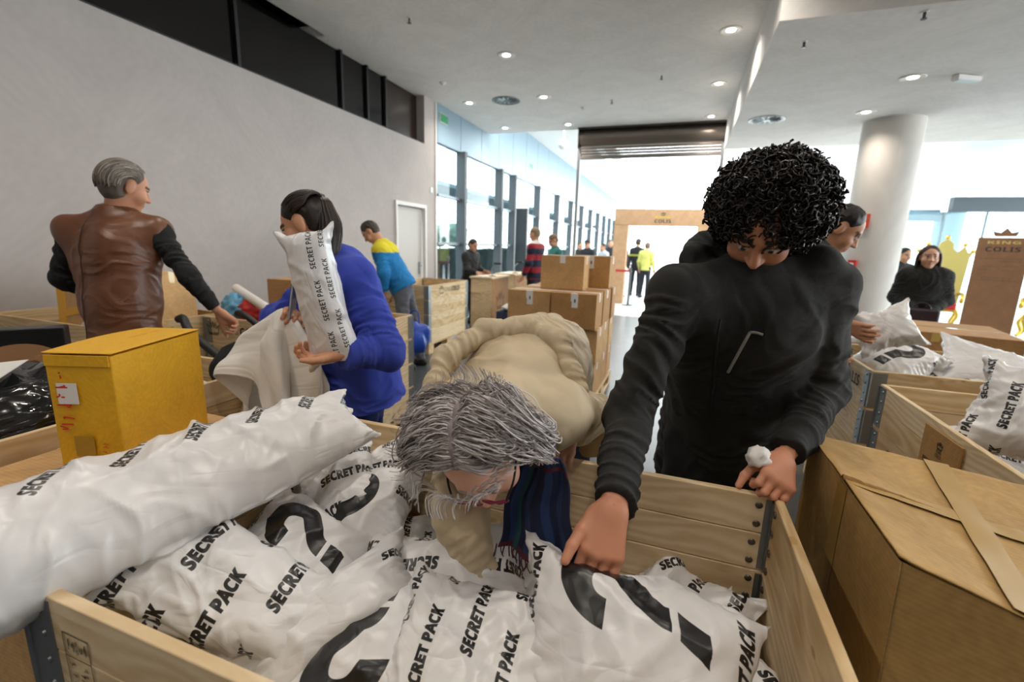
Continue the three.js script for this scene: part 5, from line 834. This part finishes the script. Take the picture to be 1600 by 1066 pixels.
// ---------------------------------------------------------------- people further off
function farPerson(label, J, { skin = 0xc99474, coat = 0x222222, legs = 0x20242c, hair = 0x241a14, coatOpt = {}, color, long = false, hands = true, headScale = 1, group, cap = false, coatName = 'jacket', cell = 0.017 } = {}) {
  const t = addPerson('person', label, group), sk = lin(skin), hp = [];
  if (hands) for (const s of ['l', 'r']) hp.push(handPrims(J[s + 'wr'], sub3(J[s + 'wr'], J[s + 'el']), J.front, { side: s === 'l' ? -1 : 1, curl: [0.5, 0.5, 0.5, 0.5] }));
  mesh('body', bodyGeo(J, { skin: sk, hands: hp, cellHead: 0.0085, cellHand: 0.0075, headScale, cell: 0.024 }), SKINMAT, t);
  const cm = color ? cloth(0xffffff, 0.9, 0.0006, { vertexColors: true, sheen: 0 }) : cloth(coat, 0.85);
  mesh(coatName, garment(coatPrims(J, { cuff: 0.94, ...coatOpt }), cell, { amp: 0.006, color }), cm, t);
  mesh('trousers', garment(legPrims(J), 0.022, { amp: 0.004 }), cloth(legs), t);
  addShoes(J, std(0x1d1b1a, 0.6), t);
  const H = headFrame(J.head, J.F, J.U, headScale), hg = [hairShell(H, { thick: 0.012, cell: 0.009, rough: 0.004, low: long ? -0.08 : -0.06, ears: !long })];
  const hm = mesh('hair', hg[0], std(hair, 0.55), t);
  if (long) { const r = rng(9), P = []; for (let i = 0; i < 240; i++) { const a = (r() - 0.5) * 3.5, c = Math.cos(a), s = Math.sin(a), rd = 0.084 + 0.014 * r(); P.push([H.at(s * 0.05, 0.105, -0.03 * c), H.at(s * rd, 0.03, -rd * c * 0.9), H.at(s * (rd + 0.008), -0.08, -rd * c), H.at(s * (rd + 0.012), -0.2, -rd * c - 0.01), H.at(s * (rd + 0.0), -0.28 - 0.08 * r(), -rd * c + 0.01)]); } mesh('strands', locks(P, 0.006, [lin(hair), lin(0x3d2417)], 2, 4, 10), phys(0xffffff, 0.5, { vertexColors: true }), hm); }
  if (cap) mesh('cap', merge([new THREE.SphereGeometry(0.106, 20, 10, 0, 6.2832, 0, 1.35).translate(...H.at(0, 0.04, -0.01)), new THREE.CylinderGeometry(0.075, 0.075, 0.008, 20).translate(...H.at(0, 0.06, 0.1))]), std(0x15171c, 0.7), t);
  return t;
}
// man in the bright blue jacket
{
  const J = stand({ x: -2.98, z: -4.62, turn: -1.25, h: 1.78, lean: 0.5, look: [0.1, -0.75, 0.7], headTilt: 0.6, L: [[0.24, 1.14, 0.06], [0.2, 0.9, 0.16]], R: [[-0.25, 1.12, 0.05], [-0.2, 0.88, 0.16]] });
  J.lan = [-2.84, 0.07, -4.5]; J.ran = [-2.86, 0.07, -4.8]; J.lkn = [-2.9, 0.5, -4.5]; J.rkn = [-2.9, 0.5, -4.74];
  farPerson('man in a bright blue jacket with yellow yoke, bending with a blue shopping bag', J, { hair: 0x3a322c, legs: 0x6b7078, coatOpt: { fat: 1.15, arm: 1.15, hem: 0.05 }, cell: 0.012, color: (x, y, z) => (y > J.neck[1] - 0.075 && dot3(sub3([x, y, z], J.neck), J.front) < 0.1 ? lin(0xe2d433) : dot3(sub3([x, y, z], J.chest), J.front) > 0.12 ? lin(0x1d4e70) : lin(0x1f7fc0)) });
  const g = ico(0.2, 4), p = g.attributes.position; for (let i = 0; i < p.count; i++) { const v = V(p.getX(i), p.getY(i), p.getZ(i)), f = 1 + 0.35 * fbm(v.x * 7, v.y * 4, v.z * 7, 3); p.setXYZ(i, v.x * f * 0.85, v.y * f * 1.0, v.z * f * 0.75); } g.computeVertexNormals();
  const b = thing('blue_shopping_bag', 'crumpled blue plastic shopping bag carried beside grey jeans', 'bag', [-2.66, 0.44, -4.3]); mesh('bag_body', g, phys(0x1c4fc4, 0.3, { bumpMap: crinkle, bumpScale: 0.004 }), b); mesh('handle', tube([[-0.06, 0.18, 0], [-0.02, 0.3, -0.02], [0.05, 0.3, -0.02], [0.08, 0.18, 0]], 0.008, 20, 6), std(0x1a48b5, 0.5), b);
}
// at the counters
const rugby = (y) => { const k = Math.floor((y - 0.7) / 0.105); return k % 2 ? lin(0x8e1f2a) : lin(0x161c33); };
farPerson('woman with tied dark hair in a dark cardigan behind the first counter', stand({ x: -3.7, z: -7.98, turn: 1.3, h: 1.56, lean: 0.1, look: [0, -0.35, 0.9], L: [[0.2, 1.14, 0.08], [0.12, 1.1, 0.3]], R: [[-0.2, 1.14, 0.08], [-0.12, 1.08, 0.3]] }), { coat: 0x2b2c2f, legs: 0x1b1b1e, hair: 0x17110e, headScale: 0.95, coatName: 'cardigan' });
{ const J = stand({ x: -2.44, z: -8.06, turn: -1.75, h: 1.8, look: [0, -0.25, 0.95], L: [[0.24, 1.14, 0.0], [0.23, 0.92, 0.1]], R: [[-0.24, 1.15, 0.02], [-0.2, 1.0, 0.22]] }); farPerson('man in a red and navy striped rugby shirt at the counter', J, { hair: 0x8a7458, legs: 0x17191d, coatOpt: { fat: 1.12, arm: 1.1, hem: 0.12 }, coatName: 'rugby_shirt', color: (x, y, z) => (y > J.neck[1] + 0.0 ? lin(0xe8e4dc) : rugby(y + 0.25 * (J.pelvis[1] - 0.97))) }); }
farPerson('man in a teal green sweater looking at his hands, behind the striped shirt', stand({ x: -2.24, z: -8.8, turn: -0.9, h: 1.7, lean: 0.08, look: [0, -0.55, 0.85], L: [[0.23, 1.14, 0.05], [0.1, 1.12, 0.28]], R: [[-0.23, 1.14, 0.05], [-0.08, 1.12, 0.28]] }), { coat: 0x2f6f69, legs: 0x1d2730, hair: 0x6e5138, coatName: 'sweater' });
// the queue beyond the shutter
const Gq = 'people queueing beyond the shutter';
farPerson('person in a dark coat in the queue beside the guide rail', stand({ x: -2.9, z: -14.2, turn: 0.6, h: 1.62 }), { coat: 0x2a2622, hair: 0x3a2c20, group: Gq });
farPerson('person in a dark cap and jacket in the queue beyond the carton stack', stand({ x: -2.57, z: -13.75, turn: -0.3, h: 1.68 }), { coat: 0x191b20, cap: true, group: Gq });
farPerson('person with dark hair in a pale top in the queue by the kraft arch', stand({ x: -2.2, z: -14.4, turn: -0.8, h: 1.6 }), { coat: 0xb9bcc2, hair: 0x120e0c, group: Gq });
farPerson('tall person in a dark navy coat in the queue by the kraft arch', stand({ x: -2.15, z: -15.5, turn: 0.2, h: 1.74 }), { coat: 0x1a1e28, hair: 0x201713, group: Gq });
farPerson('security guard in dark uniform and cap seen through the kraft arch', stand({ x: -1.27, z: -15.3, turn: 3.0, h: 1.78 }), { coat: 0x14181f, cap: true, color: (x, y, z) => (Math.abs(y - 1.28) < 0.03 ? lin(0xa8a648) : lin(0x14181f)) });
farPerson('person in a yellow safety vest seen through the kraft arch', stand({ x: -0.95, z: -14.85, turn: 2.8, h: 1.68 }), { coat: 0xc6c86a, hair: 0x5a4a40, skin: 0xc08a70 });
farPerson('person in a black jacket with arms down seen through the kraft arch', stand({ x: -1.66, z: -14.6, turn: 2.5, h: 1.7 }), { coat: 0x1b1c20, hair: 0x1a1412 });
// right side
farPerson('woman with long dark hair in a black puffer jacket beside the column', stand({ x: 2.52, z: -6.25, turn: -0.25, h: 1.6, look: [0.1, 0.0, 1], L: [[0.23, 1.14, 0.0], [0.05, 1.0, 0.24]], R: [[-0.23, 1.14, 0.0], [-0.05, 1.0, 0.24]] }), { coat: 0x1b1b1a, legs: 0x151517, hair: 0x3a251a, long: true, coatOpt: { fat: 1.15, arm: 1.25 }, cell: 0.012, skin: 0xd8a88c });
{ const b = thing('handbag', 'dark plum handbag held in front by the long-haired woman', 'bag', [2.43, 0.86, -5.95], -0.25); mesh('body', new RoundedBoxGeometry(0.3, 0.2, 0.1, 4, 0.03), std(0x2c1c28, 0.5), b); mesh('handle', new THREE.TorusGeometry(0.07, 0.008, 8, 20, Math.PI).translate(0, 0.09, 0), std(0x22151f, 0.5), b); }
farPerson('person in dark clothes half hidden by the column', stand({ x: 3.35, z: -9.15, turn: 0.4, h: 1.62 }), { coat: 0x23262d, hair: 0x1c1512 });
{ const J = stand({ x: 0.57, z: -2.97, turn: 1.25, h: 1.76, lean: 0.28, look: [0.1, -0.55, 0.8], L: [[0.26, 1.16, 0.06], [0.1, 1.0, 0.28]], R: [[-0.25, 1.15, 0.05], [-0.14, 1.02, 0.22]] }); J.lwr = [0.80, 1.15, -2.66]; J.lel = [0.68, 1.2, -2.88]; farPerson('dark-haired man behind the young man in black, reaching over the logo crate', J, { coat: 0x2a2b2e, hair: 0x15110f, cell: 0.01 }); }
bag('small', 2, [0.99, 1.13, -2.74], [0.6, 0.5, 0.4], [-0.3, 0.5, 0.8], 'crumpled white bag held by the man reaching over the logo crate');
bag('small', 1, [1.16, 1.03, -3.3], [0.8, 0.2, 0.4], [0, 0.8, 0.6], 'crumpled printed bag at the far wall of the logo crate');
// ---------------------------------------------------------------- counters, arch, throne, standee
{
  const ply = woodMats[2];
  const counter = (z0, label) => {
    const t = thing('wooden_counter', label, 'counter', [-3.16, 0, z0 - 0.42]);
    mesh('carcass', bx([0, 0.45, 0], [0.38, 0.9, 0.84], 0.004), ply, t); mesh('counter_top', bx([0, 0.915, 0], [0.42, 0.03, 0.88], 0.004), ply, t); mesh('front_ledge', bx([-0.08, 0.66, 0.425], [0.2, 0.02, 0.03], 0.003), ply, t);
    const s = mesh('side_panel', bx([0.193, 0.45, 0], [0.006, 0.88, 0.82]), cardMat(0xa87c50), t);
    const p = mesh('crown_print', new THREE.PlaneGeometry(0.5, 0.4), printMat(250, 200, (g) => crown(g, 30, 20, 190, 150, 10), 0x5a4632), s); p.position.set(0.1975, 0.5, 0); p.rotation.y = Math.PI / 2;
    mesh('papers', bx([-0.04, 0.934, 0.2], [0.2, 0.006, 0.26], 0.002), labelMat, t); return t;
  };
  counter(-7.3, 'pale wooden counter with a brown crown-printed side, nearer the service door'); counter(-8.47, 'pale wooden counter with a crown-printed side, next to the striped shirt');
  for (const [z, lb] of [[-7.55, 'small scanner on a bent stand on the first counter'], [-8.75, 'small scanner on a bent stand on the second counter']]) { const s = thing('scanner_stand', lb, 'scanner', [-3.05, 0.931, z]); mesh('base', cyl([0, 0, 0], [0, 0.012, 0], 0.06, 0.055, 18), darkSteel, s); mesh('neck', tube([[0, 0.01, 0], [-0.02, 0.12, 0], [0.05, 0.2, 0]], 0.01, 18, 8), steel, s); mesh('scanner_head', bx([0.09, 0.225, 0], [0.13, 0.035, 0.06], 0.01).rotateZ(0), black, s); }
  const bn = thing('storage_bin', 'dark blue plastic bin with white and blue bags beside the counters', 'bin', [-2.5, 0, -7.2]); mesh('tub', merge([bx([0, 0.2, 0.19], [0.5, 0.4, 0.02]), bx([0, 0.2, -0.19], [0.5, 0.4, 0.02]), bx([0.24, 0.2, 0], [0.02, 0.4, 0.36]), bx([-0.24, 0.2, 0], [0.02, 0.4, 0.36]), bx([0, 0.01, 0], [0.46, 0.02, 0.36])]), std(0x22304f, 0.5), bn);
  for (const [x, y, z, c, lb] of [[-2.56, 0.46, -7.2, 0xe6e8ea, 'folded white bag on top of the blue bin'], [-2.42, 0.5, -7.15, 0x4f8fc2, 'folded light blue bag on top of the blue bin']]) { const g = ico(0.14, 3), p = g.attributes.position; for (let i = 0; i < p.count; i++) { const f = 1 + 0.4 * noise(p.getX(i) * 14, p.getY(i) * 14, p.getZ(i) * 14); p.setXYZ(i, p.getX(i) * f * 1.1, p.getY(i) * f * 0.45, p.getZ(i) * f); } g.computeVertexNormals(); const q = single('folded_bag', g, phys(c, 0.35), lb, 'bag'); q.position.set(x, y, z); }
  // kraft arch
  const a = thing('kraft_arch', 'tall kraft cardboard arch with a small crown logo', 'arch', [-0.5, 0, -13.0]);
  for (const s of [-1, 1]) mesh('post', bx([s * 1.04, 1.05, 0], [0.36, 2.1, 0.3], 0.006), cardMat(0xc39a73), a); mesh('lintel', bx([0, 2.29, 0], [2.44, 0.42, 0.3], 0.006), cardMat(0xbf9670), a);
  const lg = mesh('logo', new THREE.PlaneGeometry(0.6, 0.3).translate(0, 2.28, 0.152), printMat(400, 200, (g) => { crown(g, 165, 10, 70, 50, 7); fitText(g, 'COLIS', 60, 125, 280, 60, bold); }, 0x2d1d12), a); mesh('logo_word', new THREE.PlaneGeometry(0.42, 0.07).translate(0, 2.3, 0.153), printMat(280, 48, (g) => fitText(g, 'KING', 10, 6, 260, 36, bold), 0xc9b13a), a);
  const br = thing('queue_belt', 'red queue belt on posts in front of the waiting people', 'barrier', [-2.0, 0, -12.55]); mesh('belt', bx([0, 0.9, 0], [1.6, 0.06, 0.004]), std(0xb3262a, 0.6), br); for (const x of [-0.82, 0.82]) { mesh('post', cyl([x, 0, 0], [x, 0.98, 0], 0.03, 0.03, 14), darkSteel, br); mesh('foot', cyl([x, 0, 0], [x, 0.02, 0], 0.16, 0.15, 20), darkSteel, br); }
  // thrones
  const gold = std(0xb89a3e, 0.35, { metalness: 0.7 }), goldFlat = std(0xa79a55, 0.6, { metalness: 0.15 }), red = cloth(0xa3101c, 0.8);
  const throne = (x, z, turn, label) => {
    const t = thing('throne', label, 'chair', [x, 0, z], turn);
    const s = new THREE.Shape(); s.moveTo(-0.36, 0.5); s.lineTo(0.36, 0.5); s.lineTo(0.4, 1.5); s.lineTo(0.44, 1.62); s.lineTo(0.36, 1.6); s.lineTo(0.3, 1.74); s.lineTo(0.2, 1.6); s.lineTo(0.12, 1.68); s.lineTo(0.1, 1.8); s.lineTo(0, 1.9); s.lineTo(-0.1, 1.8); s.lineTo(-0.12, 1.68); s.lineTo(-0.2, 1.6); s.lineTo(-0.3, 1.74); s.lineTo(-0.36, 1.6); s.lineTo(-0.44, 1.62); s.lineTo(-0.4, 1.5); s.closePath();
    mesh('backrest', new THREE.ExtrudeGeometry(s, { depth: 0.06, bevelEnabled: true, bevelSize: 0.012, bevelThickness: 0.012, bevelSegments: 2 }).translate(0, 0, -0.3), goldFlat, t);
    for (const [px, py] of [[0, 1.93], [-0.3, 1.78], [0.3, 1.78], [-0.44, 1.64], [0.44, 1.64], [0, 1.72]]) mesh('finial', new THREE.SphereGeometry(0.045, 14, 10).translate(px, py, -0.27), gold, t);
    mesh('seat', new RoundedBoxGeometry(0.66, 0.14, 0.58, 3, 0.03).translate(0, 0.48, 0.02), red, t);
    for (const sx of [-1, 1]) { mesh('armrest', tube([[sx * 0.36, 0.72, -0.26], [sx * 0.4, 0.74, 0.0], [sx * 0.4, 0.7, 0.24], [sx * 0.38, 0.6, 0.3]], 0.035, 20, 8), gold, t); mesh('arm_scroll', new THREE.TorusGeometry(0.055, 0.03, 10, 20).rotateY(Math.PI / 2).translate(sx * 0.39, 0.64, 0.3), gold, t); for (const sz of [-1, 1]) mesh('leg', tube([[sx * 0.31, 0.44, sz * 0.24], [sx * 0.37, 0.3, sz * 0.28], [sx * 0.32, 0.12, sz * 0.25], [sx * 0.36, 0.02, sz * 0.3]], 0.032, 20, 8), gold, t); }
    mesh('apron', bx([0, 0.39, 0.0], [0.66, 0.06, 0.58], 0.01), gold, t);
  };
  throne(5.4, -12.7, -0.35, 'gilded throne with a crown-shaped back and red seat'); throne(6.9, -11.9, -0.6, 'second gilded throne beyond the brown standee');
  // kraft standee
  const sd = thing('kraft_standee', 'tall brown cardboard standee with a printed heading', 'standee', [5.5, 0, -11.0], -0.4);
  const pl = new THREE.Group(); pl.name = 'panel'; pl.rotation.x = -0.12; sd.add(pl);
  mesh('board', bx([0, 0.98, 0], [0.7, 1.84, 0.02], 0.003), cardMat(0x77502f), pl); mesh('crown_cutout', (() => { const s = new THREE.Shape(); s.moveTo(-0.14, 0); s.lineTo(-0.18, 0.1); s.lineTo(-0.07, 0.07); s.lineTo(0, 0.16); s.lineTo(0.07, 0.07); s.lineTo(0.18, 0.1); s.lineTo(0.14, 0); s.closePath(); return new THREE.ExtrudeGeometry(s, { depth: 0.02, bevelEnabled: false }).translate(0, 1.92, -0.01); })(), cardMat(0x77502f), pl);
  mesh('heading', new THREE.PlaneGeometry(0.6, 0.18).translate(0, 1.72, 0.0115), printMat(560, 160, (g) => { fitText(g, 'COLIS', 60, 70, 440, 80, bold); }, 0x1d130c), pl); mesh('heading_word', new THREE.PlaneGeometry(0.5, 0.07).translate(0, 1.81, 0.0117), printMat(480, 64, (g) => fitText(g, 'KING', 20, 6, 440, 50, bold), 0xa8904a), pl);
  mesh('text_lines', new THREE.PlaneGeometry(0.6, 0.5).translate(0, 1.3, 0.0115), printMat(560, 440, (g) => { for (const [x, y, w] of [[20, 20, 520], [250, 60, 290], [40, 150, 190], [330, 140, 190], [30, 200, 170], [330, 205, 180], [90, 330, 380], [40, 370, 480]]) glyphs(g, x, y, w, 22, Math.round(w / 18), x + y); }, 0x3a2617), pl);
  mesh('prop', bx([0, 0.7, -0.25], [0.3, 1.4, 0.012]).rotateX(0), cardMat(0x77502f), sd); for (const s of [-1, 1]) mesh('foot', bx([s * 0.3, 0.07, -0.1], [0.012, 0.14, 0.4]), cardMat(0x77502f), sd);
}
carton('large open brown carton standing behind the logo crate', [1.95, 0, -4.65], [0.95, 0.93, 0.8], { turn: -0.22, mat: cardMat(0xb98d5c), tape: tapeMat });
carton('brown carton on the floor behind the reaching man', [1.13, 0, -4.3], [0.5, 0.98, 0.5], { turn: 0.15, mat: cardTan, tape: tapeMat });
// ---------------------------------------------------------------- contents of the crates on the left, pushchair
{
  const blob = (name, label, cat, pos, s, mat, f = 9, a = 0.35, seed = 0) => { const g = ico(1, 5), p = g.attributes.position; for (let i = 0; i < p.count; i++) { const v = V(p.getX(i), p.getY(i), p.getZ(i)), q = 1 + a * (0.6 - 1.6 * Math.abs(fbm(v.x * f * 0.25 + seed, v.y * f * 0.25, v.z * f * 0.25, 3))); p.setXYZ(i, v.x * q * s[0], v.y * q * s[1], v.z * q * s[2]); } g.computeVertexNormals(); const m = single(name, g, mat, label, cat); m.position.set(...pos); return m; };
  const film = phys(0x0c0c0d, 0.18, { clearcoat: 0.6, bumpMap: crinkle, bumpScale: 0.006 });
  blob('black_parcel', 'glossy black plastic-wrapped parcel with a white label in the left crate', 'parcel', [-1.93, 0.9, -0.8], [0.22, 0.15, 0.24], film, 9, 0.3, 3);
  const lb = thing('shipping_label', 'white paper label stuck on the black plastic parcel', 'label', [-1.93, 1.052, -0.72], 0.3); mesh('paper', bx([0, 0, 0], [0.17, 0.002, 0.13]), labelMat, lb); lb.rotation.set(0.35, 0.4, 0);
  const bb = thing('black_box', 'flat black box with a tan round window standing in the left crate', 'box', [-2.3, 0.83, -0.98], 0.9); mesh('body', bx([0, 0.15, 0], [0.26, 0.28, 0.07], 0.006), std(0x151516, 0.35), bb); mesh('window', new THREE.CylinderGeometry(0.1, 0.1, 0.004, 36).rotateX(Math.PI / 2).scale(1.2, 0.85, 1).translate(0, 0.15, 0.0365), phys(0xb88a66, 0.2, { clearcoat: 0.6 }), bb);
  bag('small', 2, [-1.86, 0.93, -1.15], [0.7, 0.3, 0.5], [0.3, 0.7, 0.5], 'pale grey plastic bag tucked behind the black parcel');
  bag('q', 1, [-2.05, 0.66, -0.95], [1, 0, 0.2], [0, 1, 0], 'mail bag lying under the black parcel in the left crate');
  const tc = carton('brown carton wrapped in shiny yellow tape, tilted in the crate by the wall', [-3.45, 0.78, -2.05], [0.62, 0.4, 0.4], { mat: cardTan, tape: tapeMat }); tc.rotation.set(-0.25, 0.25, 0.28);
  mesh('tape_wrap', merge([bx([-0.29, 0.2, 0], [0.05, 0.412, 0.412]), bx([0, 0.2, 0.203], [0.63, 0.05, 0.003]), bx([0, 0.38, 0.203], [0.63, 0.05, 0.003])]), phys(0xd9a016, 0.2, { clearcoat: 0.6 }), tc);
  bag('small', 2, [-3.3, 0.98, -1.82], [0.9, 0.1, 0.3], [0, 0.6, 0.8], 'crumpled grey-white plastic bag in front of the tape-wrapped carton');
  carton('wide brown carton with a yellow strip in the crate behind the pushchair', [-2.62, 0.72, -2.9], [0.8, 0.44, 0.26], { mat: cardMat(0xc39765), tape: phys(0xd39a1c, 0.3) });
  const tb = thing('white_tube', 'long white cardboard tube sticking out of the logo crate', 'tube'); mesh('tube_body', cyl([-3.1, 1.1, -2.56], [-2.6, 0.985, -2.4], 0.032, 0.032, 24), std(0xece9e4, 0.5), tb); mesh('end_cap', cyl([-2.6, 0.985, -2.4], [-2.592, 0.983, -2.398], 0.034, 0.034, 24), std(0xd9c2a8, 0.6), tb);
  blob('red_parcel', 'small red wrapped item in the logo crate', 'parcel', [-2.9, 0.95, -2.5], [0.1, 0.08, 0.08], std(0xc8332c, 0.5), 8, 0.3, 6);
  blob('blue_bag', 'light blue plastic bag in the logo crate behind the sleeve', 'bag', [-3.02, 0.96, -2.48], [0.1, 0.1, 0.08], phys(0x6aaed6, 0.35), 9, 0.4, 2);
  bag('small', 2, [-2.45, 0.92, -2.46], [0.9, -0.2, 0.3], [0, 0.7, 0.7], 'grey plastic bag hanging over the corner of the logo crate');
  // pushchair
  const t = thing('pushchair', 'black folding pushchair with a dark fabric seat, pushed by the man in the vest', 'pushchair', [-2.0, 0, -1.75]);
  const dk = std(0x141416, 0.5), fb = cloth(0x101113, 0.9);
  mesh('handle_bar', tube([[-0.36, 1.06, 0.14], [-0.3, 1.07, 0.16], [-0.24, 1.02, 0.18], [0.0, 0.9, 0.2]], 0.02, 24, 10), dk, t); mesh('handle_bar', tube([[-0.3, 1.06, -0.14], [-0.24, 1.05, -0.14], [0.02, 0.9, -0.14]], 0.018, 24, 10), dk, t);
  mesh('frame', merge([cyl([-0.02, 0.91, 0.2], [0.42, 0.14, 0.22], 0.014), cyl([0.0, 0.9, -0.14], [0.42, 0.14, -0.16], 0.014), cyl([0.05, 0.75, 0.2], [-0.22, 0.12, 0.22], 0.013), cyl([0.05, 0.75, -0.14], [-0.22, 0.12, -0.16], 0.013), cyl([-0.2, 0.16, 0.22], [-0.2, 0.16, -0.16], 0.012)]), dk, t);
  mesh('seat_fabric', thicken(quadGrid((u, v) => [lerp(0.02, 0.3, v) + 0.05 * Math.sin(u * 3.14), lerp(0.92, 0.38, v) - 0.05 * Math.sin(u * 3.14), lerp(-0.14, 0.2, u)], 14, 18), 0.012), fb, t);
  mesh('canopy', garment([limb([0.1, 0.86, -0.1], [0.1, 0.86, 0.17], 0.14, 0.14, { k: 0.03, w: 0.012, wf: 20 })], 0.014, { amp: 0.008 }), fb, t);
  for (const [x, z] of [[0.44, 0.22], [0.44, -0.16], [-0.22, 0.22], [-0.22, -0.16]]) mesh('wheel', new THREE.TorusGeometry(0.085, 0.024, 10, 28).translate(x, 0.11, z), dk, t);
}
renderer.render(scene, camera);
